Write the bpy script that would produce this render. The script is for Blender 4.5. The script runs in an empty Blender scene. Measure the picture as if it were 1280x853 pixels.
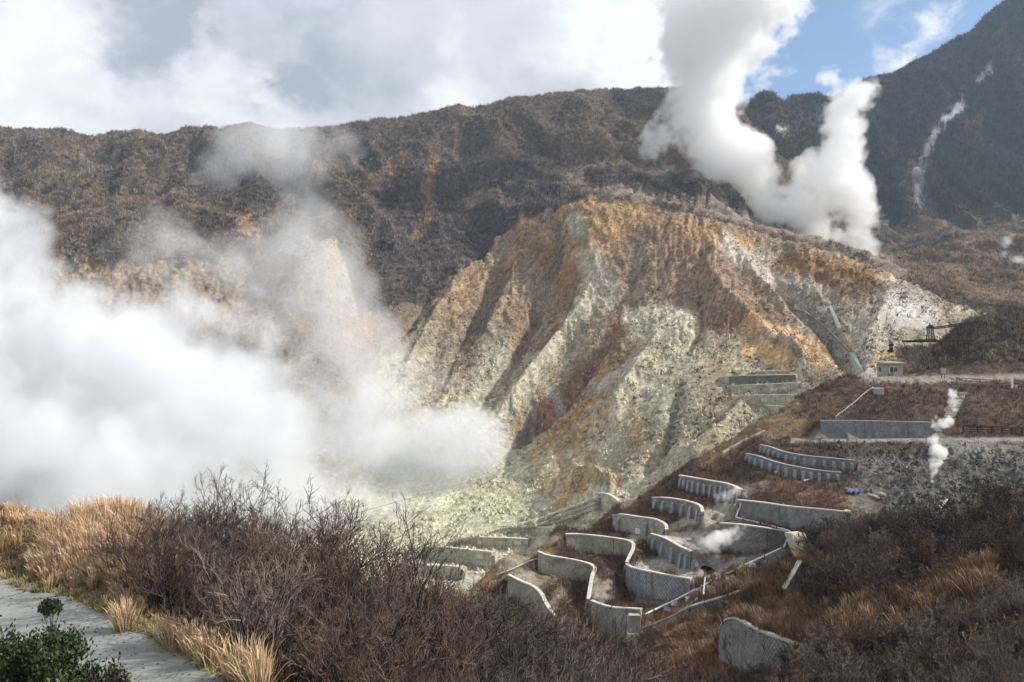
import bpy, bmesh, math, random
import numpy as np
from mathutils import Vector, Matrix
random.seed(7)
RNG = np.random.default_rng(7)
F = 1100.0; HY = 400.0          # focal length in picture units and eye level row
SC = bpy.context.scene
COL = SC.collection

# ------------------------------------------------------------------ helpers
def P(px, py, D):
    return Vector(((px-640)/F*D, D, (HY-py)/F*D))

def smooth(a, b, x):
    t = np.clip((x-a)/(b-a+1e-9), 0, 1)
    return t*t*(3-2*t)

_perm = np.random.default_rng(11).permutation(4096)
def _h(ix, iy, seed):
    return _perm[(_perm[(ix+seed*131) & 4095] + iy) & 4095]
def perlin(x, y, seed=0):
    x = np.asarray(x, float); y = np.asarray(y, float)
    ix = np.floor(x).astype(np.int64); iy = np.floor(y).astype(np.int64)
    fx = x-ix; fy = y-iy
    u = fx*fx*fx*(fx*(fx*6-15)+10); v = fy*fy*fy*(fy*(fy*6-15)+10)
    def g(dx, dy):
        a = _h(ix+dx, iy+dy, seed)*(2*math.pi/4096)
        return np.cos(a)*(fx-dx)+np.sin(a)*(fy-dy)
    return ((g(0,0)*(1-u)+g(1,0)*u)*(1-v)+(g(0,1)*(1-u)+g(1,1)*u)*v)*1.5
def fbm(x, y, seed=0, octv=4, gain=0.5):
    s = 0; a = 1.0; t = 0
    for k in range(octv):
        s = s+a*perlin(x*2**k, y*2**k, seed+k); t += a; a *= gain
    return s/t
def ridged(x, y, seed=0, octv=4):
    s = 0; a = 1.0; t = 0
    for k in range(octv):
        s = s+a*(1-np.abs(perlin(x*2**k, y*2**k, seed+k))*2); t += a; a *= 0.5
    return s/t

def pchip(xs, ys, x):
    xs = np.asarray(xs, float); ys = np.asarray(ys, float)
    h = np.diff(xs); d = np.diff(ys)/h
    m = np.zeros(len(xs))
    for i in range(1, len(xs)-1):
        if d[i-1]*d[i] > 0:
            w1 = 2*h[i]+h[i-1]; w2 = h[i]+2*h[i-1]
            m[i] = (w1+w2)/(w1/d[i-1]+w2/d[i])
    m[0] = d[0]; m[-1] = d[-1]
    x = np.clip(x, xs[0], xs[-1])
    i = np.clip(np.searchsorted(xs, x)-1, 0, len(xs)-2)
    t = (x-xs[i])/h[i]
    return ((2*t**3-3*t**2+1)*ys[i]+(t**3-2*t**2+t)*h[i]*m[i]+(-2*t**3+3*t**2)*ys[i+1]+(t**3-t**2)*h[i]*m[i+1])

def seglen(px, py, pts):
    """distance of every (px,py) to a polyline and the parameter 0..1 along it"""
    best = np.full(px.shape, 1e9); par = np.zeros(px.shape)
    n = len(pts)-1
    for i in range(n):
        ax, ay = pts[i][:2]; bx, by = pts[i+1][:2]
        dx, dy = bx-ax, by-ay
        t = np.clip(((px-ax)*dx+(py-ay)*dy)/(dx*dx+dy*dy+1e-9), 0, 1)
        d = np.hypot(px-ax-t*dx, py-ay-t*dy)
        m = d < best
        best = np.where(m, d, best); par = np.where(m, (i+t)/n, par)
    return best, par

# ------------------------------------------------------------------ materials
def mat(name, col, rough=0.9, var=0.25, scale=3.0, bump=0.0, bscale=20.0, metal=0.0, vcol=False, col2=None, spec=0.3, hue=0.0, rand=0.0, trans=0.0):
    m = bpy.data.materials.new(name); m.use_nodes = True
    nt = m.node_tree; N = nt.nodes; L = nt.links
    b = N['Principled BSDF']
    b.inputs['Roughness'].default_value = rough; b.inputs['Metallic'].default_value = metal
    b.inputs['Specular IOR Level'].default_value = spec
    tc = N.new('ShaderNodeNewGeometry')
    n1 = N.new('ShaderNodeTexNoise'); n1.inputs['Scale'].default_value = scale; n1.inputs['Detail'].default_value = 6; n1.inputs['Roughness'].default_value = 0.65
    L.new(tc.outputs['Position'], n1.inputs['Vector'])
    mr = N.new('ShaderNodeMapRange'); mr.inputs['From Min'].default_value = 0.3; mr.inputs['From Max'].default_value = 0.7
    mr.inputs['To Min'].default_value = 1-var; mr.inputs['To Max'].default_value = 1+var
    L.new(n1.outputs['Fac'], mr.inputs['Value'])
    mx = N.new('ShaderNodeMix'); mx.data_type = 'RGBA'; mx.blend_type = 'MULTIPLY'; mx.inputs['Factor'].default_value = 1
    if vcol:
        at = N.new('ShaderNodeAttribute'); at.attribute_name = 'Col'; L.new(at.outputs['Color'], mx.inputs['A'])
    elif col2 is not None:
        m2 = N.new('ShaderNodeMix'); m2.data_type = 'RGBA'; m2.inputs['A'].default_value = (*col, 1); m2.inputs['B'].default_value = (*col2, 1)
        n2 = N.new('ShaderNodeTexNoise'); n2.inputs['Scale'].default_value = scale*0.37; n2.inputs['Detail'].default_value = 5
        L.new(tc.outputs['Position'], n2.inputs['Vector'])
        m3 = N.new('ShaderNodeMapRange'); m3.inputs['From Min'].default_value = 0.42; m3.inputs['From Max'].default_value = 0.6
        L.new(n2.outputs['Fac'], m3.inputs['Value']); L.new(m3.outputs['Result'], m2.inputs['Factor']); L.new(m2.outputs['Result'], mx.inputs['A'])
    else:
        mx.inputs['A'].default_value = (*col, 1)
    L.new(mr.outputs['Result'], mx.inputs['B'])
    out = mx.outputs['Result']
    if rand:
        oi = N.new('ShaderNodeObjectInfo'); r = N.new('ShaderNodeMapRange'); r.inputs['To Min'].default_value = 1-rand; r.inputs['To Max'].default_value = 1+rand
        L.new(oi.outputs['Random'], r.inputs['Value'])
        mm = N.new('ShaderNodeMix'); mm.data_type = 'RGBA'; mm.blend_type = 'MULTIPLY'; mm.inputs['Factor'].default_value = 1
        L.new(out, mm.inputs['A']); L.new(r.outputs['Result'], mm.inputs['B']); out = mm.outputs['Result']
    L.new(out, b.inputs['Base Color'])
    if bump:
        n3 = N.new('ShaderNodeTexNoise'); n3.inputs['Scale'].default_value = bscale; n3.inputs['Detail'].default_value = 8; n3.inputs['Roughness'].default_value = 0.7
        L.new(tc.outputs['Position'], n3.inputs['Vector'])
        bp = N.new('ShaderNodeBump'); bp.inputs['Strength'].default_value = 1; bp.inputs['Distance'].default_value = bump
        L.new(n3.outputs['Fac'], bp.inputs['Height']); L.new(bp.outputs['Normal'], b.inputs['Normal'])
    return m

# ------------------------------------------------------------------ objects
def mesh_np(name, V, Fc, mats=(), cols=None, smoothf=False, midx=None, k=None):
    """V (n,3); Fc (m,k) constant face size"""
    V = np.ascontiguousarray(V, dtype=np.float32); Fc = np.ascontiguousarray(Fc, dtype=np.int32)
    me = bpy.data.meshes.new(name)
    m, kk = Fc.shape
    me.vertices.add(len(V)); me.vertices.foreach_set('co', V.ravel())
    me.loops.add(m*kk); me.loops.foreach_set('vertex_index', Fc.ravel())
    me.polygons.add(m)
    me.polygons.foreach_set('loop_start', np.arange(0, m*kk, kk, dtype=np.int32))
    me.polygons.foreach_set('loop_total', np.full(m, kk, dtype=np.int32))
    if midx is not None: me.polygons.foreach_set('material_index', np.ascontiguousarray(midx, dtype=np.int32))
    me.polygons.foreach_set('use_smooth', np.full(m, smoothf))
    for mt in mats: me.materials.append(mt)
    me.update(calc_edges=True)
    if cols is not None:
        a = me.attributes.new('Col', 'FLOAT_COLOR', 'POINT')
        c = np.ones((len(V), 4), np.float32); c[:, :3] = cols
        a.data.foreach_set('color', c.ravel())
    return me

def link(name, me, parent=None, label=None, cat=None, group=None, kind=None, loc=None):
    o = bpy.data.objects.new(name, me); COL.objects.link(o)
    if parent: o.parent = parent
    if loc is not None: o.location = loc
    if label: o['label'] = label
    if cat: o['category'] = cat
    if group: o['group'] = group
    if kind: o['kind'] = kind
    return o

class MB:
    """collects simple shapes into one mesh"""
    def __init__(s): s.v = []; s.f = []
    def add(s, vs, fs):
        n = len(s.v); s.v += [tuple(v) for v in vs]; s.f += [tuple(i+n for i in f) for f in fs]
    def box(s, c, size, rz=0, M=None):
        hx, hy, hz = size[0]/2, size[1]/2, size[2]/2
        R = Matrix.Rotation(rz, 3, 'Z') if M is None else M
        vs = [Vector(c)+R@Vector((x*hx, y*hy, z*hz)) for z in (-1, 1) for y in (-1, 1) for x in (-1, 1)]
        s.add(vs, [(0,2,3,1), (4,5,7,6), (0,1,5,4), (2,6,7,3), (0,4,6,2), (1,3,7,5)])
    def bar(s, a, b, w, h=None):
        a = Vector(a); b = Vector(b); d = b-a; L = d.length
        if L < 1e-6: return
        q = d.to_track_quat('Y', 'Z').to_matrix()
        s.box((a+b)/2, (w, L, h or w), M=q)
    def tube(s, pts, rad, n=6, cap=True):
        pts = [Vector(p) for p in pts]
        rs = rad if hasattr(rad, '__len__') else [rad]*len(pts)
        base = len(s.v); up = Vector((0.13, 0.2, 1))
        for i, p in enumerate(pts):
            d = (pts[min(i+1, len(pts)-1)]-pts[max(i-1, 0)]).normalized()
            a = d.cross(up)
            if a.length < 1e-3: a = d.cross(Vector((1, 0, 0)))
            a.normalize(); b = d.cross(a)
            for k in range(n):
                t = 2*math.pi*k/n
                s.v.append(tuple(p+(a*math.cos(t)+b*math.sin(t))*rs[i]))
        for i in range(len(pts)-1):
            for k in range(n):
                s.f.append((base+i*n+k, base+i*n+(k+1) % n, base+(i+1)*n+(k+1) % n, base+(i+1)*n+k))
        if cap:
            s.f.append(tuple(base+k for k in range(n))[::-1]); s.f.append(tuple(base+(len(pts)-1)*n+k for k in range(n)))
    def build(s, name, m, parent=None, bevel=0, smoothf=False, **kw):
        me = bpy.data.meshes.new(name); me.from_pydata(s.v, [], s.f); me.materials.append(m); me.update()
        if bevel:
            bm = bmesh.new(); bm.from_mesh(me)
            bmesh.ops.bevel(bm, geom=[e for e in bm.edges if e.is_manifold and e.calc_face_angle(0) > 0.5], offset=bevel, segments=1, affect='EDGES')
            bm.to_mesh(me); bm.free()
        if smoothf: me.polygons.foreach_set('use_smooth', [True]*len(me.polygons))
        return link(name, me, parent, **kw)

def empty(name, loc, label, cat, group=None, rz=0):
    o = bpy.data.objects.new(name, None); COL.objects.link(o); o.location = loc; o.rotation_euler = (0, 0, rz); o.empty_display_size = 0.3
    o['label'] = label; o['category'] = cat
    if group: o['group'] = group
    return o

# ------------------------------------------------------------------ terrain profiles: column -> (depth, row) or (depth, ('z', height))
def Z(z): return ('z', z)
PROF = {
 -300: [(3,Z(-7.5)),(20,Z(-7.0)),(30,Z(-6.6)),(38,Z(-8)),(52,Z(-20)),(75,Z(-38)),(110,Z(-50)),(230,Z(-54)),(300,Z(-35)),(360,420),(450,300),(560,235),(680,170),(720,162),(790,Z(120)),(1000,Z(60)),(1600,Z(0))],
 0: [(3,Z(-7.6)),(20,Z(-7.55)),(26.5,Z(-7.5)),(33,645),(38,Z(-9)),(52,Z(-21)),(75,Z(-38)),(110,Z(-50)),(240,Z(-54)),(300,Z(-33)),(350,430),(450,300),(560,235),(680,172),(712,165),(790,Z(120)),(1000,Z(60)),(1600,Z(0))],
 150: [(3,Z(-7.7)),(20,Z(-7.6)),(23,Z(-7.5)),(29,665),(34,Z(-9)),(50,Z(-21)),(75,Z(-38)),(110,Z(-50)),(240,Z(-54)),(300,Z(-33)),(345,430),(440,305),(560,240),(680,178),(715,168),(790,Z(120)),(1000,Z(60)),(1600,Z(0))],
 300: [(3,Z(-7.8)),(17,Z(-7.7)),(21,Z(-8.2)),(26,Z(-9.4)),(34,Z(-12)),(50,Z(-24)),(75,Z(-38)),(110,Z(-50)),(235,Z(-54)),(290,Z(-36)),(340,440),(430,310),(550,240),(680,168),(710,160),(790,Z(120)),(1000,Z(60)),(1600,Z(0))],
 400: [(3,Z(-8)),(16,Z(-8.3)),(24,Z(-10.4)),(34,Z(-14)),(50,Z(-25)),(75,Z(-38)),(110,Z(-48)),(220,Z(-54)),(270,Z(-42)),(335,450),(400,300),(415,290),(500,270),(580,225),(690,172),(720,160),(790,Z(125)),(1000,Z(60)),(1600,Z(0))],
 480: [(3,Z(-8.4)),(16,Z(-9)),(30,Z(-13)),(45,Z(-22)),(70,Z(-32)),(104,765),(118,Z(-44)),(150,Z(-51)),(225,Z(-54)),(275,Z(-48)),(340,470),(430,350),(520,265),(600,212),(700,158),(735,151),(800,Z(130)),(1000,Z(70)),(1600,Z(0))],
 560: [(3,Z(-8.7)),(16,Z(-9.8)),(30,Z(-13)),(42,Z(-19)),(60,Z(-26)),(90,Z(-34)),(108,770),(114,738),(126,Z(-43)),(160,Z(-52)),(205,Z(-54)),(260,Z(-52)),(300,560),(400,415),(500,290),(600,212),(700,150),(735,137),(800,Z(150)),(1000,Z(80)),(1600,Z(0))],
 640: [(3,Z(-9)),(16,Z(-10.3)),(30,Z(-14)),(42,Z(-19)),(60,Z(-27)),(90,Z(-36)),(112,775),(118,735),(124,695),(136,Z(-43)),(160,Z(-50)),(200,Z(-54)),(215,672),(245,625),(300,560),(400,400),(480,300),(520,252),(600,205),(735,132),(800,Z(150)),(1000,Z(85)),(1600,Z(0))],
 700: [(3,Z(-9.2)),(16,Z(-10.6)),(30,Z(-14.3)),(42,Z(-19)),(60,Z(-27)),(90,Z(-36)),(108,795),(118,735),(127,695),(134,662),(148,Z(-42)),(180,Z(-49)),(210,655),(240,612),(290,550),(400,385),(450,290),(490,243),(600,200),(740,123),(800,Z(160)),(1000,Z(90)),(1600,Z(0))],
 760: [(3,Z(-9.5)),(16,Z(-11)),(30,Z(-14.8)),(42,Z(-19)),(60,Z(-27)),(85,Z(-35)),(98,850),(106,800),(120,740),(130,700),(140,660),(144,643),(158,Z(-40)),(180,Z(-44)),(192,645),(230,588),(280,515),(350,420),(420,318),(465,243),(480,238),(560,214),(700,133),(750,116),(810,Z(160)),(1000,Z(90)),(1600,Z(0))],
 860: [(3,Z(-10)),(18,Z(-12)),(30,Z(-15.5)),(45,Z(-21)),(60,Z(-27)),(80,850),(92,800),(104,756),(118,712),(128,668),(138,625),(150,578),(160,Z(-29)),(178,Z(-34)),(188,596),(220,540),(270,470),(350,380),(410,290),(436,262),(450,257),(600,216),(740,115),(775,108),(820,Z(175)),(1000,Z(120)),(1600,Z(0))],
 910: [(3,Z(-10)),(18,Z(-12)),(30,Z(-15.5)),(45,Z(-21)),(60,Z(-26)),(74,850),(88,790),(102,745),(116,700),(124,665),(135,615),(145,580),(154,552),(164,Z(-26)),(178,Z(-31)),(190,570),(225,520),(270,460),(335,385),(395,298),(425,272),(440,270),(520,262),(640,225),(800,128),(840,115),(900,Z(190)),(1100,Z(120)),(1600,Z(0))],
 960: [(3,Z(-10)),(18,Z(-12)),(30,Z(-15)),(50,Z(-22)),(70,830),(88,768),(100,728),(112,692),(120,665),(132,610),(142,570),(150,548),(158,522),(168,Z(-23)),(180,Z(-27)),(200,540),(240,495),(300,420),(360,345),(405,290),(418,284),(500,Z(44)),(650,262),(850,150),(900,123),(980,Z(190)),(1200,Z(120)),(1600,Z(0))],
 1010: [(3,Z(-10)),(18,Z(-11.6)),(30,Z(-14.5)),(50,Z(-20)),(65,790),(85,735),(100,700),(110,680),(119,660),(131,612),(143,566),(150,548),(154,530),(164,490),(174,Z(-17)),(190,Z(-21)),(215,500),(245,470),(290,420),(340,352),(385,298),(395,295),(480,Z(39)),(650,290),(900,160),(950,120),(1030,Z(200)),(1200,Z(150)),(1600,Z(0))],
 1060: [(3,Z(-9.5)),(18,Z(-12.2)),(30,Z(-15.5)),(40,Z(-17.5)),(60,765),(80,700),(100,668),(118,645),(130,610),(145,560),(149,548),(152,546),(158,512),(167,473),(172,Z(-11.2)),(186,Z(-17)),(212,476),(240,445),(262,420),(310,372),(350,322),(368,310),(450,Z(32)),(600,Z(40)),(750,300),(900,190),(1000,118),(1080,Z(220)),(1250,Z(150)),(1600,Z(50))],
 1100: [(3,Z(-9)),(18,Z(-12)),(30,Z(-15)),(40,Z(-17)),(60,752),(80,690),(100,660),(118,645),(130,608),(145,559),(149,548),(152,546),(158,508),(167,474),(178,471),(190,Z(-15)),(215,465),(240,435),(262,408),(300,366),(335,330),(350,326),(450,Z(31)),(600,Z(38)),(750,302),(900,190),(1030,100),(1110,Z(240)),(1300,Z(160)),(1600,Z(50))],
 1140: [(3,Z(-8.6)),(18,Z(-11.8)),(30,Z(-14.8)),(40,Z(-16.6)),(60,738),(80,680),(100,652),(118,640),(130,605),(145,558),(149,548),(152,545),(158,507),(167,476),(180,468),(188,463),(196,Z(-11.4)),(215,Z(-12)),(240,432),(270,395),(305,352),(320,345),(450,334),(600,Z(36)),(750,304),(900,195),(1060,85),(1140,Z(280)),(1300,Z(180)),(1600,Z(50))],
 1185: [(3,Z(-8.3)),(18,Z(-11.6)),(30,Z(-14.6)),(40,Z(-16.2)),(60,720),(80,668),(100,652),(118,640),(130,603),(145,556),(149,547),(152,544),(158,509),(167,479),(178,469),(184,450),(192,422),(205,Z(-5)),(225,Z(-9)),(250,420),(300,366),(312,362),(450,331),(600,312),(750,300),(900,195),(1085,60),(1160,Z(320)),(1300,Z(220)),(1600,Z(50))],
 1220: [(3,Z(-8)),(18,Z(-11.4)),(30,Z(-14.2)),(40,Z(-15.7)),(60,700),(75,655),(95,Z(-21.5)),(118,638),(130,600),(145,555),(149,546),(152,543),(158,511),(167,482),(178,470),(185,432),(195,399),(215,Z(-2)),(240,Z(-3)),(300,378),(320,373),(450,329),(600,309),(750,299),(900,190),(1110,36),(1180,Z(340)),(1300,Z(260)),(1600,Z(60))],
 1280: [(3,Z(-7.5)),(18,Z(-11)),(30,Z(-13.6)),(40,Z(-14.9)),(60,682),(78,636),(100,Z(-21.5)),(118,622),(130,590),(145,552),(149,545),(152,543),(158,514),(167,486),(178,471),(190,412),(205,388),(240,Z(2)),(300,384),(320,380),(450,332),(600,310),(750,300),(900,185),(1150,-10),(1220,Z(400)),(1350,Z(300)),(1600,Z(60))],
 1600: [(3,Z(-6)),(18,Z(-9)),(30,Z(-11)),(40,Z(-12)),(60,610),(80,570),(100,Z(-17)),(118,580),(130,560),(145,540),(149,536),(152,534),(158,510),(167,486),(178,471),(190,412),(205,380),(240,Z(5)),(300,380),(450,330),(600,290),(750,280),(900,170),(1200,-160),(1300,Z(550)),(1400,Z(500)),(1600,Z(300))],
}
us = np.array(sorted(PROF), float)
U = np.concatenate([np.linspace(-300, -20, 90, endpoint=False), np.linspace(-20, 1300, 880, endpoint=False), np.linspace(1300, 1600, 110)])
Ds = np.concatenate([np.geomspace(3, 14, 20, endpoint=False), np.geomspace(14, 62, 210, endpoint=False), np.geomspace(62, 182, 330, endpoint=False),
                     np.geomspace(182, 800, 560, endpoint=False), np.geomspace(800, 1600, 130)])
lD = np.log(Ds)
prof = []
for u in us:
    pts = PROF[int(u)]
    xs = [math.log(p[0]) for p in pts]
    ys = [(p[1][1] if isinstance(p[1], tuple) else (HY-p[1])/F*p[0]) for p in pts]
    prof.append(pchip(xs, ys, lD))
prof = np.array(prof)                      # columns x rows
# loft across the columns (monotone cubic along u)
Zg = np.empty((len(Ds), len(U)))
for j in range(len(Ds)):
    Zg[j] = pchip(us, prof[:, j], U)
UU, DD = np.meshgrid(U, Ds)
XX = (UU-640)/F*DD
PY = HY-Zg*F/DD                            # row each ground point is seen at

# ------------------------------------------------------------------ relief
nearM = DD < 62; terM = (DD >= 62) & (DD < 182); mtM = DD >= 182
def fill(k):                                # coordinates along and across the local fall line, in picture units
    s = np.interp(UU, [300, 480, 700, 820, 900, 960, 1060, 1110, 1280], [-.3, -.75, -.7, -.45, .1, .5, .75, -.5, -.9])
    return s
S_ = fill(0)
across = UU - S_*(PY-400)
along = PY
barem = None
BX = [-300,0,200,300,380,420,450,480,520,560,600,640,690,740,800,860,920,960,1010,1060,1100,1140,1180,1230,1280,1600]
BY = [340,335,330,318,296,296,400,392,378,362,325,280,263,241,250,265,283,290,302,313,331,355,376,394,400,400]
bl = np.interp(UU, BX, BY)
warp = fbm(UU/26, PY/26, 3, 4)*22 + fbm(UU/6, PY/6, 9, 2)*5
BARE = smooth(-5, 5, PY-bl+warp*smooth(850, 650, UU)+warp*.25)*mtM*smooth(560, 520, DD+0*UU)
BARE = np.where((UU > 700) & mtM & (DD < 500), smooth(-2.5, 2.5, PY-bl+warp*.22), BARE)
BARE = np.where((UU > 1118) & (DD < 238), BARE*smooth(1128, 1112, UU-.0*DD), BARE)
# plateau beyond the rim is never bare
rimD = np.interp(UU, [-300,400,480,560,640,740,860,910,960,1010,1060,1100,1140,1185,1220,1280,1600], [430,418,520,520,520,474,446,436,416,392,368,345,322,312,318,318,318])
BARE = BARE*(DD < rimD+6*fbm(UU/15, UU*0, 5, 3))
dz = np.zeros_like(Zg)
# big ridges / gullies of the crater wall: (points, half width px, metres)
RID = [
 ([(700,300),(685,345),(665,400),(635,450),(600,500),(575,525)], 14, -5.0),
 ([(745,330),(725,395),(690,440),(650,490),(615,530)], 13, 4.5),
 ([(785,385),(740,450),(704,503),(656,540),(636,562)], 9, -6.0),
 ([(830,405),(800,465),(768,520),(715,560),(660,610)], 17, 5.0),
 ([(850,480),(838,540),(800,600)], 9, -3.5),
 ([(950,480),(905,545),(850,590)], 15, 3.0),
 ([(600,300),(560,370),(520,440),(500,480)], 10, 4.0),
 ([(570,300),(535,370),(495,430)], 9, -4.0),
 ([(640,290),(605,370),(570,440),(545,500)], 8, -3.5),
 ([(660,280),(640,350),(600,430)], 8, 3.5),
 ([(745,270),(735,300),(750,350)], 20, 2.5),
 ([(690,262),(700,300)], 14, -4.5),
 ([(860,300),(900,370),(960,430),(1030,470)], 20, 4.5),
 ([(955,345),(1000,395),(1062,452),(1072,470)], 12, -4.0),
 ([(800,300),(790,360),(760,390)], 8, -3.0),
 ([(880,290),(870,340),(880,400),(850,450)], 8, -2.5),
 ([(920,300),(945,350),(1000,400),(1050,450)], 8, 2.5),
 ([(1120,350),(1100,400),(1078,450)], 14, 2.0),
 ([(540,205),(530,260),(520,300)], 12, -4.0),
 ([(760,612),(700,640),(640,668)], 12, 1.5),
 ([(700,600),(740,598),(770,615)], 12, 3.0),
]
mt = mtM & (DD < 560)
for pts, w, a in RID:
    d, t = seglen(UU, PY, pts)
    w2 = w*(1+0.35*fbm(UU/20, PY/20, 21, 2))
    dz += np.where(mt, a*np.where(UU < 640, .85, 1.2)*np.exp(-(np.abs(d)/w2/.8)**1.25)*smooth(-.02, .30, t)*smooth(1.02, .8, t)*(1+.3*fbm(UU/24, PY/24, 23, 2)), 0)
wq = fbm(UU/38, PY/30, 35, 3)*26+fbm(UU/12, PY/10, 36, 2)*5
fl1 = ridged((across+wq)/40, (along+wq)/75, 31, 4)-.4
fl2 = ridged((across+wq)/13, along/36, 41, 3)-.4
rock = fbm(UU/9, PY/7, 51, 4); rock2 = fbm(UU/3.2, PY/2.6, 61, 3)
calm = 1-.85*np.exp(-(((UU-955)/70)**2+((PY-490)/30)**2)**2)*(DD > 182)
amp = .45+.9*np.clip(.5+fbm(UU/70, PY/60, 77, 2)*1.5, 0, 1)
blk = fbm(UU/14+S_*PY/20, PY/16, 55, 5, .6)
kk = calm*BARE*np.clip((DD-200)/90, 0.12, 1)
dz += kk*smooth(640, 560, PY)*((fl1*1.3+fl2*.08)*amp*(1-.5*smooth(380, 470, PY)*smooth(620, 700, UU)))
# rock relief stands out along the face, not straight up
blk2 = ridged((UU+wq*.5)/24+S_*PY/50, (PY+wq)/26, 57, 5)-.4
HF = kk*(.25+.75*smooth(650, 560, PY))*(blk*1.7+blk2*.8*amp+rock*.75+rock2*.5+fl2*.25)*(1-.55*np.exp(-((across-1000+fbm(UU/50, PY/50, 66, 2)*30)/1e9)**2)*smooth(380, 470, PY)*smooth(620, 700, UU))
# cliff below the rim
cl = np.exp(-((DD-rimD+9)/7.0)**2)*smooth(690, 760, UU)*smooth(1260, 1180, UU)
dz += -2.2*cl*(1+.9*fbm(UU/17+DD/9, DD/6, 71, 4))
VEGM = mtM*(1-BARE)
vx = (UU-640)/F*DD
hil = fbm(vx/60, DD/75, 81, 5)
rg = ridged((vx+DD*.35)/70, (DD-vx*.3)/210, 91, 4)-.45
dz += VEGM*smooth(330, 520, DD)*smooth(0, 60, 400-PY)*(hil*9+rg*19)*smooth(99, 130, PY+0*UU)**0*np.where(DD < 1500, 1, 0)*(1-np.exp(-((PY-bl)/14)**2)*(UU > 700))
dz += VEGM*np.where(DD > 780, 1, 0)*(ridged((vx+DD*.2)/60, DD/260, 96, 4)-.45)*12
dz += VEGM*fbm(vx/7, DD/9, 99, 3)*1.6*np.clip((DD-182)/100, 0, 1)
dz *= np.where((UU > 1118) & (DD > 182) & (DD < 238), .3, 1)
ridge_calm = smooth(640, 720, DD)*smooth(1000, 900, UU)*(DD < 800)
dz *= 1-.6*ridge_calm
dz *= 1-.55*smooth(60, -10, PY-np.interp(UU, [930,1000,1085,1150,1200,1258,1280,1600], [122,126,107,80,48,8,-10,-170]))*(DD > 800)
dz += terM*(1-.8*np.exp(-((DD-149.5)/3.2)**2)*smooth(950, 1020, UU))*(fbm(vx/5, DD/5, 101, 4)*.6+fbm(vx/1.6, DD/1.6, 103, 3)*.3)
bowl = terM*smooth(1080, 1130, UU)*smooth(556, 566, PY)*smooth(700, 650, PY)
dz += bowl*(fbm(vx/2.2, DD/2.2, 107, 4)*1.4+rock2*.3)
hill = nearM & (vx > -14)
dz += nearM*(fbm(vx/3, DD/3, 111, 4)*.35)*np.clip((DD-5)/10, 0, 1)
Zb = Zg+dz
PATH_EDGE = [(0,722),(35,741),(70,742),(110,757),(150,775),(200,801),(250,831),(290,857),(330,880)]
# ---- concrete path: flatten the ground under it
PZ = -7.5
def ground_pt(px, py, z):
    D = (HY-py) and z*F/(HY-py)
    return ((px-640)/F*D, D)
edge = [ground_pt(a, b, PZ) for a, b in PATH_EDGE]
edge = [(-30.0, edge[0][1]+5.5)]+edge[:]+[(-3.0, 11.5), (-1.5, 8.0)]
def path_side(x, y):                       # >0 inside the path (towards the camera/left)
    d, t = seglen(x, y, edge)
    ex = np.array([e[0] for e in edge]); ey = np.array([e[1] for e in edge])
    yl = np.interp(x, ex, ey)
    return np.where(y < yl, d, -d)
ps = path_side(XX, DD)
PW = 4.6
pm = smooth(-.9, -.1, ps)*smooth(PW+1.0, PW+.2, ps)*(DD < 40)
Zb = np.where(DD < 40, Zb*(1-pm)+(PZ-.06)*pm, Zb)
bank = (DD < 40)*smooth(PW+.6, PW+3.5, ps)
Zb += bank*(-0.6)

# ------------------------------------------------------------------ looking a pixel up on the ground
def column(px):
    j = np.clip(np.searchsorted(U, px)-1, 0, len(U)-2); f = (px-U[j])/(U[j+1]-U[j])
    return Zb[:, j]*(1-f)+Zb[:, j+1]*f
def hit(px, py, d0=62, d1=182, col=None):
    c = column(px) if col is None else col
    r = HY-c*F/Ds
    i0 = np.searchsorted(Ds, d0); i1 = min(np.searchsorted(Ds, d1), len(Ds)-1)
    for i in range(i0, i1):
        if r[i] <= py:
            if i == i0: return Ds[i]
            f = (r[i-1]-py)/(r[i-1]-r[i]+1e-9)
            return Ds[i-1]+(Ds[i]-Ds[i-1])*np.clip(f, 0, 1)
    return Ds[i0+int(np.argmin(r[i0:i1]))]
def gz(x, y):
    u = 640+x/y*F
    c = column(u); return float(np.interp(y, Ds, c))
def at(px, py, d0=62, d1=182):
    D = hit(px, py, d0, d1); return P(px, py, D)

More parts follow.
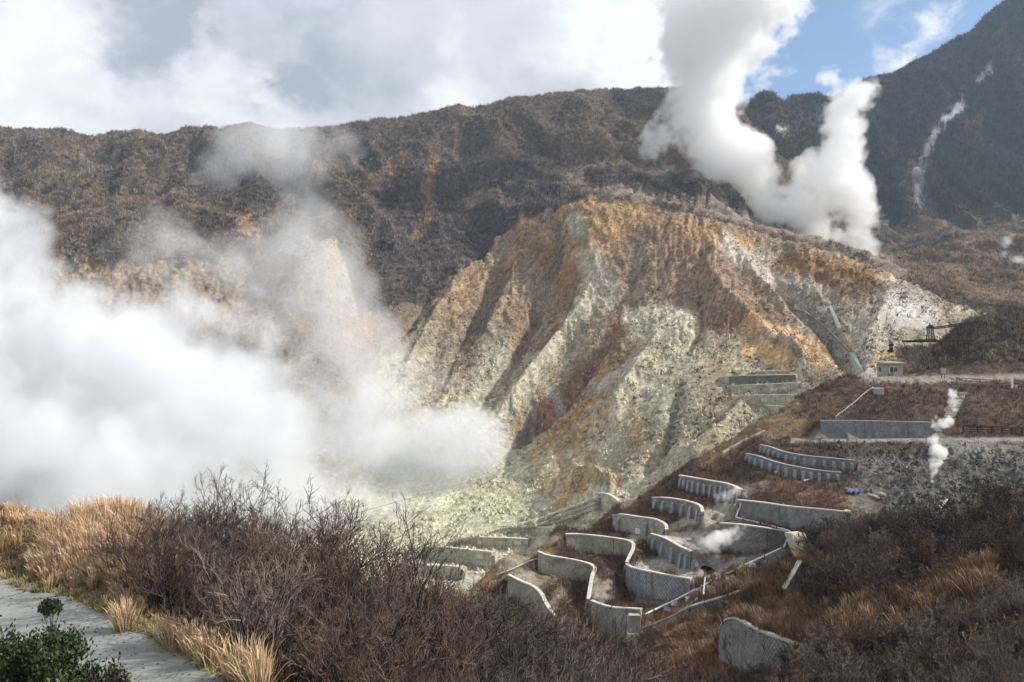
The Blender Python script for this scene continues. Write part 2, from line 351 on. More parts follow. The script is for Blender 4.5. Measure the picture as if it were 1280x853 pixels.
# ------------------------------------------------------------------ retaining walls: (px, foot row, top row)
WALLS = [
 dict(n='a', p=[(634,744,720),(650,754,728),(664,764,734),(674,777,743),(681,790,757),(692,806,772)], b=0, tone=1, r=(62,182),
      l='lowest curved tan concrete retaining wall, just above the bare thicket at the foot of the terraces'),
 dict(n='b', p=[(672,714,691),(686,719,696),(705,723,699),(725,727,703),(737,731,707),(741,737,712),(738,748,720),(735,762,735),(733,775,750)], b=7, b0=.62, tone=1, r=(62,182),
      l='hook-shaped curved retaining wall whose near end turns downhill with slanted buttresses'),
 dict(n='c', p=[(737,776,752),(750,790,757),(768,797,761),(800,797,763)], b=0, tone=0, r=(62,182),
      l='curved grey retaining wall ending at the pale stair pillar at the lower end of the pipe'),
 dict(n='d', p=[(708,683,669),(722,689,669),(745,692,671),(775,695,675),(788,699,679),(789,708,686),(784,718,697),(781,728,704)], b=6, b0=.6, tone=1, r=(62,182),
      l='long curved retaining wall behind the hook-shaped one, turning downhill at its end'),
 dict(n='e', p=[(781,733,706),(790,743,711),(812,748,716),(838,749,721),(862,742,725)], b=0, tone=2, r=(62,182),
      l='broad blue-grey convex wall with a brown stain just above the lower end of the pipe'),
 dict(n='f', p=[(765,660,645),(775,664,644),(796,668,647),(817,671,650),(829,673,656),(831,678,663)], b=3, b0=0, tone=1, r=(62,182),
      l='short curved retaining wall with a small white box at its foot'),
 dict(n='g', p=[(812,686,668),(830,697,674),(850,709,685),(862,712,690)], b=5, b0=0, tone=2, r=(62,182),
      l='straight slanting wall with five big block buttresses beside the steam vent'),
 dict(n='h', p=[(814,633,623),(828,639,623),(845,643,625),(860,647,628),(873,651,633),(876,657,641)], b=7, b0=0, tone=2, r=(62,182),
      l='curved buttressed wall with a white rim above the short wall and below the long buttressed one'),
 dict(n='i', p=[(848,610,595),(865,615,598),(888,621,602),(909,627,606),(925,630,613)], b=13, b0=0, tone=2, r=(62,182),
      l='long sloping wall with many small buttresses, topmost of the left terraces'),
 dict(n='j', p=[(921,648,626),(950,654,629),(985,660,634),(1020,664,637),(1058,667,641)], b=0, tone=2, r=(62,182),
      l='long dark grey block wall with a white pipe down its left end'),
 dict(n='k', p=[(899,690,655),(925,692,657),(955,689,661),(986,676,666)], b=0, tone=2, r=(62,182),
      l='dark grey sloping block wall inside the bend of the pipe'),
 dict(n='l', p=[(949,564,557),(962,571,560),(980,577,566),(1009,584,571),(1041,588,574),(1070,588,577)], b=13, b0=0, tone=3, r=(62,182),
      l='upper of the two bowed blue-grey buttressed walls under the track'),
 dict(n='m', p=[(931,575,568),(946,583,571),(970,592,579),(997,599,585),(1023,601,589),(1052,600,592)], b=13, b0=0, tone=3, r=(62,182),
      l='lower of the two bowed blue-grey buttressed walls under the track'),
 dict(n='n', p=[(1026,547.5,527),(1070,548,527),(1120,547.5,528),(1168,547,529)], b=0, tone=3, r=(62,182),
      l='long straight blue-grey block wall at the back of the dirt track'),
 dict(n='o', p=[(897,838,792),(903,841,778),(916,846,774),(934,850,783),(955,854,793),(985,858,804),(1012,860,812)], b=0, tone=2, r=(62,182),
      l='tall curved grey wall at the bottom of the slope, holding up orange grass'),
 dict(n='p', p=[(802,799,786),(835,787,773),(860,776,761),(893,764,751),(925,752,740),(965,737,724),(1004,718,704)], b=0, tone=2, r=(62,182),
      l='long low channel wall running uphill below the pipe'),
 dict(n='q', p=[(983,748,738),(992,738,722),(1003,724,703)], b=0, tone=2, r=(62,182),
      l='small steep grey wall half hidden by dark bushes at the top of the channel wall'),
 dict(n='L1', p=[(563,680,677),(580,683,673),(620,686,673),(660,684,675)], b=0, tone=1, r=(182,260),
      l='pale green concrete check dam, middle one of those in the valley floor'),
 dict(n='L2', p=[(531,695,684),(553,701,685),(584,709,688),(614,712,691)], b=0, tone=1, r=(182,260),
      l='wide cracked pale check dam standing nearest the steam, above the smaller lowest one'),
 dict(n='L3', p=[(531,720,708),(549,722,708),(575,726,710)], b=0, tone=1, r=(182,260),
      l='lowest pale check dam, half hidden by bare twigs'),
 dict(n='L4', p=[(628,660,658),(650,664,659),(675,670,660),(712,668,662)], b=0, tone=1, r=(182,260),
      l='thin wedge-shaped pale check dam under the boulder wall'),
 dict(n='L6', p=[(744,636,617),(757,639,618),(768,640,624),(777,640,632)], b=0, tone=1, r=(182,260),
      l='smooth pale concrete end wall at the top of the boulder wall'),
 dict(n='C1', p=[(943,469,465),(981,468,464)], b=0, tone=1, r=(182,330),
      l='small topmost slab of the stacked check dams on the far slope'),
 dict(n='C2', p=[(897,474,473),(905,479,471.5),(915,481,471),(936,480,470),(994,477,469)], b=0, tone=1, r=(182,330),
      l='second check dam from the top on the far slope, with a dark ribbed half'),
 dict(n='C3', p=[(907,485,484),(921,495,482.5),(959,493,481),(987,491,479.5),(998,486,479)], b=0, tone=1, r=(182,330),
      l='third check dam from the top on the far slope, cracked down the middle'),
 dict(n='C4', p=[(924,498,496),(939,506,495),(970,506,494),(1001,505,494),(1015,500,494)], b=0, tone=1, r=(182,330),
      l='fourth check dam from the top on the far slope, with a reddish patch'),
 dict(n='C5', p=[(953,510,507),(965,516,508),(980,521,509),(996,521,509),(1014,516,509)], b=0, tone=1, r=(182,330),
      l='lowest check dam on the far slope, rust stained and cut off by the dark spur'),
]
def densify(pts, step):
    out = []
    for a, b in zip(pts[:-1], pts[1:]):
        n = max(1, int((Vector(b)-Vector(a)).length/step))
        for k in range(n): out.append(Vector(a).lerp(Vector(b), k/n))
    out.append(Vector(pts[-1])); return out
def catmull(pts, n=6):
    q = [Vector(p) for p in pts]; q = [q[0]*2-q[1]]+q+[q[-1]*2-q[-2]]; out = []
    for i in range(1, len(q)-2):
        for k in range(n):
            t = k/n
            out.append(0.5*((2*q[i])+(q[i+1]-q[i-1])*t+(2*q[i-1]-5*q[i]+4*q[i+1]-q[i+2])*t*t+(3*q[i]-q[i-1]-3*q[i+1]+q[i+2])*t**3))
    out.append(q[-2]); return out
for w in WALLS:
    base = []
    for px, yb, yt in w['p']:
        D = hit(px, yb, *w['r']); base.append((D, px, yb, yt))
    # keep the depth smooth along the wall
    Dm = [b[0] for b in base]
    for _ in range(2):
        Dm = [Dm[0]]+[(Dm[i-1]+2*Dm[i]+Dm[i+1])/4 for i in range(1, len(Dm)-1)]+[Dm[-1]]
    foot = [P(px, yb, D) for D, (_, px, yb, yt) in zip(Dm, base)]
    top = [P(px, yt, D) for D, (_, px, yb, yt) in zip(Dm, base)]
    w['foot'] = catmull(foot); w['top'] = catmull(top)
# shape the ground to the walls: level behind the crest, foot in front
for w in WALLS:
    ft, tp = w['foot'], w['top']
    xs = np.array([p.x for p in ft]); ys = np.array([p.y for p in ft]); zf = np.array([p.z for p in ft]); zt = np.array([p.z for p in tp])
    R = 9 if w['r'][0] < 100 else 12
    sel = (DD > ys.min()-R) & (DD < ys.max()+R) & (XX > xs.min()-R) & (XX < xs.max()+R)
    ii = np.nonzero(sel)
    x = XX[ii]; y = DD[ii]; z = Zb[ii]
    best = np.full(x.shape, 1e9); side = np.zeros(x.shape); pf = np.zeros(x.shape); pt = np.zeros(x.shape); endm = np.ones(x.shape)
    n = len(xs)-1
    for i in range(n):
        dx, dy = xs[i+1]-xs[i], ys[i+1]-ys[i]; l2 = dx*dx+dy*dy+1e-9
        t0 = ((x-xs[i])*dx+(y-ys[i])*dy)/l2; t = np.clip(t0, 0, 1)
        ex, ey = x-xs[i]-t*dx, y-ys[i]-t*dy; d = np.hypot(ex, ey); m = d < best
        best = np.where(m, d, best); side = np.where(m, np.sign(dx*ey-dy*ex), side)
        pf = np.where(m, zf[i]*(1-t)+zf[i+1]*t, pf); pt = np.where(m, zt[i]*(1-t)+zt[i+1]*t, pt)
        over = np.where((i == 0) & (t0 < 0), 1, 0)+np.where((i == n-1) & (t0 > 1), 1, 0)
        endm = np.where(m, 1-over, endm)
    up = side > 0
    H = np.maximum(pt-pf, .3)
    wup = smooth(R*.85, 1.2, best)*np.where(endm > 0, 1, smooth(2.5, 0, best)); wdn = smooth(3.6, .5, best)*np.where(endm > 0, 1, smooth(1.5, 0, best))
    off = best < 0.35
    z2 = np.where(up & ~off, z+(np.maximum(pt-.12, z*0+pt-.12)-z)*wup, z+(pf-.05-z)*wdn)
    Zb[ii] = z2
PYf = HY-Zb*F/DD

# ------------------------------------------------------------------ ground colours (albedo, with some sun and shade painted in)
C = np.zeros(Zb.shape+(3,))
n_a = fbm(UU/40, PY/30, 201, 5)[..., None]; n_b = fbm((across+wq*.8)/11, along/22, 211, 4)[..., None]; n_c = fbm(UU/5, PY/4, 221, 4)[..., None]
def c3(*c): return np.array(c)
def mix(A, B, t): return A*(1-t)+B*t
t = np.clip(.5+n_a*1.2, 0, 1)
veg = mix(c3(.050, .042, .039), c3(.108, .083, .062), t)
veg = mix(veg, c3(.060, .050, .050), smooth(430, 480, UU)[..., None]*smooth(160, 220, PY+40*n_a[..., 0])[..., None]*smooth(760, 700, UU)[..., None])
veg = mix(veg, c3(.033, .034, .038), (DD > 800)[..., None]*np.clip(smooth(1000, 1060, UU)[..., None]+.3, 0, 1))  # far peak darker and bluer, its shade put into the colour
rimflat = ((DD > rimD) & (DD < 640) & (UU > 700))[..., None]
veg = mix(veg, mix(c3(.11, .085, .065), c3(.17, .12, .085), t), rimflat*smooth(1000, 1200, UU)[..., None]*.9)
veg = mix(veg, c3(.12, .09, .068), rimflat*(1-smooth(1000, 1200, UU)[..., None])*.7)
br = mix(c3(.20, .15, .11), c3(.27, .22, .165), np.clip(.5+n_b*1.5, 0, 1))
bare = br
def stroke(pts, r, col, s=1.0, d=(182, 640), soft=.6, wob=.5):
    xs_ = [p[0] for p in pts]; ys_ = [p[1] for p in pts]; e_ = r*2+16
    ii = np.nonzero((DD > d[0]) & (DD < d[1]) & (UU > min(xs_)-e_) & (UU < max(xs_)+e_) & (PY > min(ys_)-e_) & (PY < max(ys_)+e_))
    nb = n_b[..., 0][ii]; nc_ = n_c[..., 0][ii]
    dd, _ = seglen(UU[ii]+20*wob*nb, PY[ii]+14*wob*nb, pts)
    m = smooth(r*(1+soft), r*(1-soft), dd+r*1.4*wob*nc_)*s
    bare[ii] = mix(bare[ii], np.array(col), m[:, None])
GG = (.315, .295, .218); PG = (.43, .405, .315); OC = (.30, .195, .10); OR = (.50, .30, .14); RU = (.19, .095, .055); GR = (.27, .26, .235); DK = (.075, .068, .066); DB = (.13, .095, .07); WH = (.58, .55, .50)
st1 = fbm((across+wq*.8)/9, along/34, 231, 4)[..., None]; st2 = fbm((across+wq)/15+7, along/30, 241, 4)[..., None]
# lower apron: grey green
bare = mix(bare, c3(*GG), (smooth(385, 500, PY+55*n_a[..., 0]+.16*(UU-640))*mtM)[..., None])
bare = mix(bare, mix(c3(.34, .33, .255), c3(.45, .43, .34), np.clip(.5+n_b*1.4, 0, 1)), (smooth(565, 610, PY)*mtM*.9)[..., None])
bare = mix(bare, c3(.20, .145, .10), smooth(.02, .30, st1)*.62*smooth(640, 560, PY)[..., None])
bare = mix(bare, c3(.30, .20, .10), smooth(.10, .34, st2)*.55*smooth(660, 560, PY)[..., None])
bare = mix(bare, c3(.12, .105, .095), smooth(.12, .36, -st2)*.55*smooth(600, 540, PY)[..., None])
stroke([(480,330),(470,400),(455,440)], 26, (.25,.155,.085)); stroke([(540,210),(530,262)], 11, OC, .9); stroke([(500,180),(495,215)], 5, OC, .0)
stroke([(520,340),(500,400),(470,450)], 16, (.11,.085,.07), .85); stroke([(560,330),(530,400),(510,450)], 20, (.15,.125,.10), .8)
stroke([(600,320),(580,370),(560,400)], 12, OC, .6)
stroke([(640,330),(600,400),(570,460)], 14, (.13,.10,.08), .85)
stroke([(500,470),(540,500),(560,540)], 38, (.38,.36,.28), .9); stroke([(545,430),(530,480),(500,520)], 20, (.27,.25,.20), .8)
stroke([(560,400),(550,450),(545,520)], 6, DB, .7); stroke([(575,440),(560,500)], 5, (.42,.36,.25), .7)
stroke([(655,272),(668,285),(690,300)], 9, OR, .95); stroke([(640,330),(655,300)], 10, OC, .8)
stroke([(670,300),(690,340),(700,370)], 24, (.20,.13,.07), .9); stroke([(720,270),(735,300),(720,330)], 20, (.27,.17,.085), .9)
stroke([(740,242),(745,270),(770,290)], 17, OC, 1.0, wob=.3); stroke([(780,262),(840,280),(890,295)], 17, (.30,.19,.085), .95)
stroke([(775,285),(760,310)], 13, (.42,.27,.14), .8); stroke([(855,283),(900,300),(935,310)], 12, (.40,.24,.09), .9)
stroke([(722,275),(722,290)], 11, (.31,.30,.25), .95, soft=.25); stroke([(735,325),(700,345)], 8, (.27,.14,.06), .7)
stroke([(830,272),(850,310),(865,320)], 9, RU, .5); stroke([(815,290),(845,315)], 7, DB, .7)
stroke([(700,300),(690,340),(668,400),(640,450)], 7, DB, .9); stroke([(650,380),(640,420),(620,460)], 14, (.20,.13,.085), .7)
stroke([(655,350),(680,370)], 18, (.25,.20,.15), .7)
stroke([(625,440),(600,490)], 17, (.32,.32,.26), .8)
stroke([(745,345),(722,400),(690,440),(655,490),(620,525),(600,560)], 11, PG, .95, wob=.3)
stroke([(735,330),(760,360),(740,390)], 16, (.40,.38,.30), .7)
stroke([(700,415),(675,440)], 7, RU, .9); stroke([(780,402),(765,430),(735,455),(715,480)], 11, RU, .95, wob=.4); stroke([(800,430),(770,450),(748,470)], 7, (.30,.18,.08), .9)
stroke([(718,478),(700,498),(672,520),(650,545)], 13, (.22,.13,.08), .9); stroke([(668,518),(655,538)], 5, (.12,.12,.14), .9)
stroke([(690,490),(704,500)], 6, (.35,.34,.36), .8); stroke([(770,470),(745,490)], 5, (.42,.38,.38), .8)
stroke([(790,398),(830,395),(862,402)], 13, (.52,.50,.40), .95, wob=.15, soft=.3)
stroke([(820,420),(850,450),(830,500)], 30, (.36,.36,.28), .7)
stroke([(800,470),(775,510),(750,560),(700,590)], 17, PG, .85)
stroke([(740,500),(700,540),(665,580)], 9, (.34,.21,.07), .9); stroke([(760,530),(720,560),(690,580)], 6, (.38,.24,.10), .6)
stroke([(860,470),(842,520),(836,560)], 8, (.26,.24,.21), .7); stroke([(790,520),(800,560)], 8, (.47,.33,.18), .6)
stroke([(850,300),(880,340),(930,380)], 42, (.255,.175,.12), .75); stroke([(880,400),(960,400)], 16, (.22,.15,.10), .6)
stroke([(900,405),(955,410)], 7, RU, .6)
stroke([(905,300),(935,330),(960,350)], 10, WH, .7); stroke([(940,320),(985,345)], 12, (.40,.36,.32), .8)
stroke([(985,330),(1060,340),(1130,355)], 14, (.24,.145,.06), 1.0, wob=.3); stroke([(1010,345),(1090,370)], 12, (.20,.125,.075), .8)
stroke([(1000,370),(1040,400),(1060,430)], 24, (.24,.22,.20), .85); stroke([(990,350),(1040,365)], 6, (.40,.36,.32), .7)
stroke([(1130,370),(1100,410),(1085,450)], 30, (.36,.34,.32), .9); stroke([(1120,385),(1160,395)], 14, (.52,.51,.51), .8); stroke([(1100,400),(1075,440)], 6, (.48,.40,.32), .7)
stroke([(1095,452),(1125,442)], 6, (.45,.28,.09), .6); stroke([(1060,425),(1064,435)], 4, (.45,.26,.08), .8)
stroke([(955,390),(975,405),(990,412)], 9, (.15,.10,.07), .8)
stroke([(940,415),(985,432),(1020,455)], 11, OR, .8, wob=.5); stroke([(985,418),(1030,435),(1055,460)], 7, (.55,.36,.19), .9); stroke([(935,440),(975,455),(992,470)], 8, (.52,.34,.16), .9)  # sunlit flank: the sun's brightness is painted into the orange
stroke([(960,425),(1000,445)], 6, WH, .6); stroke([(1000,475),(1020,495)], 12, (.34,.30,.24), .8)
stroke([(860,560),(830,585),(790,600)], 18, (.42,.39,.31), .7); stroke([(960,530),(930,545)], 14, (.30,.29,.26), .6)
stroke([(735,600),(700,640)], 12, (.36,.24,.10), .8); stroke([(755,598),(768,608)], 9, (.40,.28,.14), .7); stroke([(680,612),(720,590)], 8, (.36,.25,.11), .7)
stroke([(700,560),(740,575)], 10, (.34,.23,.10), .6); stroke([(640,610),(700,585)], 5, (.30,.22,.13), .6)
stroke([(380,290),(400,285),(440,330),(430,400)], 22, (.29,.24,.175), .7); stroke([(180,300),(240,310)], 20, (.25,.17,.11), .6)
stroke([(500,600),(620,600)], 60, (.46,.47,.34), .6)
bare = bare*(1+.75*n_c)*(1+.45*n_b)*(1+.35*st1)
n_d = fbm(UU/1.9, PY/1.6, 251, 2)[..., None]; bare = bare*(1+.5*n_d)
bm_ = bare.mean(-1, keepdims=True); bare = bare*.9+bm_*.1; bare = bare*np.array([1.10, 1.06, .97])
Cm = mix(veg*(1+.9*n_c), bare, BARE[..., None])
# landslide scars on the dark peak
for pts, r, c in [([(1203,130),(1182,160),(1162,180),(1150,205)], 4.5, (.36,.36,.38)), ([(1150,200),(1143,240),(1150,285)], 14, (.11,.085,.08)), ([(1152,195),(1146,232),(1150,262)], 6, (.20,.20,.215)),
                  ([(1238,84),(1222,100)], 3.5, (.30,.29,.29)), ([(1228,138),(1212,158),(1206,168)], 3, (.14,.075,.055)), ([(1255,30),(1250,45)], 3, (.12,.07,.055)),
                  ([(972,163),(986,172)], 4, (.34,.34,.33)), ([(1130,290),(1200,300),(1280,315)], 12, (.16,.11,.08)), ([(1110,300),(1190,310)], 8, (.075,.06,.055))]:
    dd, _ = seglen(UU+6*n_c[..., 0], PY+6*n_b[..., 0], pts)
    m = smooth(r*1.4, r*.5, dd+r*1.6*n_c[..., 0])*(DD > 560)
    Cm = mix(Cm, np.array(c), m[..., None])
SCAR = ((DD > 560)[..., None]*(Cm.mean(-1, keepdims=True) > .11)).astype(float)[..., 0]
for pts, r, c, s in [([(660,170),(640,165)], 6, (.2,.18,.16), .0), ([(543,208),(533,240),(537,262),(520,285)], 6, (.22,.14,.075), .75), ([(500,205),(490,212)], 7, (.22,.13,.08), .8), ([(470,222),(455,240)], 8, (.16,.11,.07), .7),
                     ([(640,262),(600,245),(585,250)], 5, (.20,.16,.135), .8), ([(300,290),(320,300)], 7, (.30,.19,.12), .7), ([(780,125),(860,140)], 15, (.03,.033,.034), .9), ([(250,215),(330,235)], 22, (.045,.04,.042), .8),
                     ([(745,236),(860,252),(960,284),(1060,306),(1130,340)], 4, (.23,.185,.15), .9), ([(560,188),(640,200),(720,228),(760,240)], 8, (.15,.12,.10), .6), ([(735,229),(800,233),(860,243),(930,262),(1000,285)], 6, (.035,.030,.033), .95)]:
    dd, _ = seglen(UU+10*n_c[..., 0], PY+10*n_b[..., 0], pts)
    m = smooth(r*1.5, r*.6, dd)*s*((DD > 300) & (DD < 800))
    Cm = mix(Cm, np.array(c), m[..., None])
# terraces
tt = np.clip(.5+fbm(XX/6, DD/6, 301, 4)[..., None]*1.3, 0, 1)
Ct = mix(c3(.070, .046, .036), c3(.125, .075, .048), tt)
def tstroke(pts, r, col, s=1.0):
    global Ct
    dd, _ = seglen(UU, PYf, pts)
    m = smooth(r*1.5, r*.6, dd+r*.8*n_c[..., 0])*s*((DD > 62) & (DD < 200))
    Ct = mix(Ct, np.array(col), m[..., None]); return m
TG = (1-smooth(1075, 1130, UU-.9*(PY-560)*0)*smooth(552, 560, PY)*smooth(690, 640, PY))*1.0
def G(m): 
    global TG
    TG = TG*(1-np.clip(m, 0, 1))
GRV = smooth(1060, 1110, UU+.9*(605-PY))*smooth(553, 560, PY)*smooth(680, 650, PY)*terM
Ct = mix(Ct, mix(c3(.075, .070, .066), c3(.14, .133, .123), np.clip(.5+n_c*1.4, 0, 1)), GRV[..., None])
G(tstroke([(990,551),(1100,550),(1180,551),(1300,550)], 3.0, (.27,.245,.21))); G(tstroke([(1180,556),(1260,565),(1300,575)], 9, (.20,.185,.165), .9))
G(tstroke([(1080,473),(1130,475),(1190,474),(1290,472)], 4.5, (.24,.21,.165))); G(tstroke([(960,524),(1000,530),(960,545)], 8, (.24,.15,.06), .7))
G(tstroke([(880,575),(940,540),(990,505)], 8, (.20,.13,.055), .9)*.5)
G(tstroke([(880,560),(850,580),(820,600),(780,632)], 4, (.42,.36,.25), .7)*.6)
G(tstroke([(860,650),(900,640),(925,622)], 8, (.33,.28,.21), .95)); G(tstroke([(825,668),(850,675),(880,672)], 8, (.45,.40,.32), .95)); G(tstroke([(880,660),(920,650)], 7, (.30,.27,.22), .9))
G(tstroke([(880,700),(900,715),(880,725)], 14, (.22,.20,.17), .95)); G(tstroke([(800,712),(840,704),(865,722)], 9, (.34,.31,.27), .95)); G(tstroke([(930,700),(950,700),(900,735)], 6, (.20,.17,.14), .9))
G(tstroke([(560,742),(600,725),(640,700),(680,690)], 13, (.30,.19,.075), .85)); G(tstroke([(640,705),(660,730),(650,710)], 14, (.30,.26,.17), .9)); G(tstroke([(585,720),(640,690),(700,672)], 4, (.40,.28,.17), .9))
G(tstroke([(700,715),(670,735)], 8, (.25,.20,.13), .6)); G(tstroke([(743,725),(746,745),(760,730)], 6, (.30,.26,.20), .8))
G(tstroke([(790,672),(830,664),(860,652)], 5, (.36,.32,.25), .85)); G(tstroke([(870,648),(900,652),(905,640)], 7, (.38,.34,.27), .85)); G(tstroke([(800,750),(840,757),(870,740)], 7, (.16,.14,.12), .8)); G(tstroke([(905,705),(960,700),(975,690)], 7, (.17,.15,.13), .8)); G(tstroke([(870,690),(860,675)], 7, (.27,.25,.22), .8)); G(tstroke([(745,760),(760,748),(742,740)], 4, (.33,.29,.22), .8))
G(tstroke([(700,742),(690,760)], 6, (.28,.22,.14), .6)); G(tstroke([(925,612),(960,604)], 4, (.20,.17,.14), .7)); G(tstroke([(1060,625),(1090,640),(1040,655)], 9, (.21,.17,.13), .8)); G(tstroke([(1100,590),(1080,620)], 16, (.15,.135,.12), .8))
tstroke([(860,800),(830,815)], 40, (.30,.15,.06), .8); tstroke([(960,740),(930,760),(1000,770)], 20, (.26,.13,.055), .8)
tstroke([(970,610),(1050,625)], 10, (.20,.10,.055), .7); tstroke([(1150,560),(1070,565),(1010,560)], 8, (.055,.045,.03), .8)
Ct = mix(Ct, mix(c3(.33, .31, .24), c3(.44, .42, .33), tt), smooth(-43, -47, Zb)[..., None]*smooth(760, 700, UU)[..., None])
cm_ = Ct.mean(-1, keepdims=True); Ct = Ct*.8+cm_*.2
Ct = Ct*(1+.45*n_c)
# near ground
Cn = mix(c3(.075, .055, .038), c3(.15, .115, .075), np.clip(.5+fbm(XX/2, DD/2, 311, 4)[..., None]*1.4, 0, 1))
GM = ((ps < 0.0)*(ps > -5)*(XX < -8))[..., None]
Cn = mix(Cn, c3(.17, .135, .08), GM*.6)
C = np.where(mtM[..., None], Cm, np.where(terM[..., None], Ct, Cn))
C = np.clip(C, .012, .75)

# ------------------------------------------------------------------ terrain sheets
HFs = HF*(Zb > -1e9)
XXd = XX; DDd = DD-HFs*.72; Zd = Zb+HFs*.42
def sheet(name, i0, i1, m, kind='structure'):
    nr, nc = i1-i0, len(U)
    V = np.stack([XXd[i0:i1], DDd[i0:i1], Zd[i0:i1]], -1).reshape(-1, 3)
    a = (np.arange(nr-1)[:, None]*nc+np.arange(nc-1)[None, :]).ravel()
    Fc = np.stack([a, a+1, a+nc+1, a+nc], 1)
    me = mesh_np(name, V, Fc, [m], C[i0:i1].reshape(-1, 3), smoothf=True)
    return link(name, me, kind=kind)

def terrain_mat(name, speck, sscale, bump, bscale, dark=0.35):
    m = bpy.data.materials.new(name); m.use_nodes = True
    nt = m.node_tree; N = nt.nodes; L = nt.links; b = N['Principled BSDF']; b.inputs['Roughness'].default_value = .95; b.inputs['Specular IOR Level'].default_value = .15
    at_ = N.new('ShaderNodeAttribute'); at_.attribute_name = 'Col'
    g = N.new('ShaderNodeNewGeometry')
    n = N.new('ShaderNodeTexNoise'); n.inputs['Scale'].default_value = sscale*.5; n.inputs['Detail'].default_value = 8; n.inputs['Roughness'].default_value = .75; L.new(g.outputs['Position'], n.inputs['Vector'])
    mr = N.new('ShaderNodeMapRange'); mr.inputs['From Min'].default_value = .33; mr.inputs['From Max'].default_value = .67; mr.inputs['To Min'].default_value = 1-dark; mr.inputs['To Max'].default_value = 1+dark; L.new(n.outputs['Fac'], mr.inputs['Value'])
    mu = N.new('ShaderNodeMix'); mu.data_type = 'RGBA'; mu.blend_type = 'MULTIPLY'; mu.inputs['Factor'].default_value = 1; L.new(at_.outputs['Color'], mu.inputs['A']); L.new(mr.outputs['Result'], mu.inputs['B'])
    # stones: random cell tone on a voronoi
    v = N.new('ShaderNodeTexVoronoi'); v.inputs['Scale'].default_value = sscale; L.new(g.outputs['Position'], v.inputs['Vector'])
    sep = N.new('ShaderNodeSeparateColor'); L.new(v.outputs['Color'], sep.inputs['Color'])
    th = N.new('ShaderNodeMapRange'); th.inputs['From Min'].default_value = .80; th.inputs['From Max'].default_value = .9; L.new(sep.outputs['Red'], th.inputs['Value'])
    dm = N.new('ShaderNodeMapRange'); dm.inputs['From Min'].default_value = .42; dm.inputs['From Max'].default_value = .3; L.new(v.outputs['Distance'], dm.inputs['Value'])
    ml = N.new('ShaderNodeMath'); ml.operation = 'MULTIPLY'; L.new(th.outputs['Result'], ml.inputs[0]); L.new(dm.outputs['Result'], ml.inputs[1])
    m2 = N.new('ShaderNodeMath'); m2.operation = 'MULTIPLY'; m2.inputs[1].default_value = speck; L.new(ml.outputs[0], m2.inputs[0])
    mx = N.new('ShaderNodeMix'); mx.data_type = 'RGBA'; mx.blend_type = 'ADD'; mx.inputs['B'].default_value = (.30, .28, .24, 1); L.new(m2.outputs[0], mx.inputs['Factor']); L.new(mu.outputs['Result'], mx.inputs['A'])
    L.new(mx.outputs['Result'], b.inputs['Base Color'])
    n3 = N.new('ShaderNodeTexNoise'); n3.inputs['Scale'].default_value = bscale; n3.inputs['Detail'].default_value = 9; n3.inputs['Roughness'].default_value = .72; L.new(g.outputs['Position'], n3.inputs['Vector'])
    ad = N.new('ShaderNodeMath'); ad.operation = 'MULTIPLY_ADD'; L.new(m2.outputs[0], ad.inputs[0]); ad.inputs[1].default_value = .5; L.new(n3.outputs['Fac'], ad.inputs[2])
    bp = N.new('ShaderNodeBump'); bp.inputs['Distance'].default_value = bump; bp.inputs['Strength'].default_value = 1; L.new(ad.outputs[0], bp.inputs['Height']); L.new(bp.outputs['Normal'], b.inputs['Normal'])
    return m
i62 = int(np.searchsorted(Ds, 62)); i182 = int(np.searchsorted(Ds, 182)); i800 = int(np.searchsorted(Ds, 800))
sheet('ground', 0, i62+1, terrain_mat('near_soil', .15, 9, .06, 5))
sheet('terraced_hillside', i62, i182+1, terrain_mat('terrace_soil', .22, 2.6, .5, 1.4))
sheet('mountain', i182, i800+1, terrain_mat('mountain_rock', .5, .9, 1.5, .4))
sheet('far_mountain', i800, len(Ds), terrain_mat('peak_rock', .12, .4, 2.2, .22))

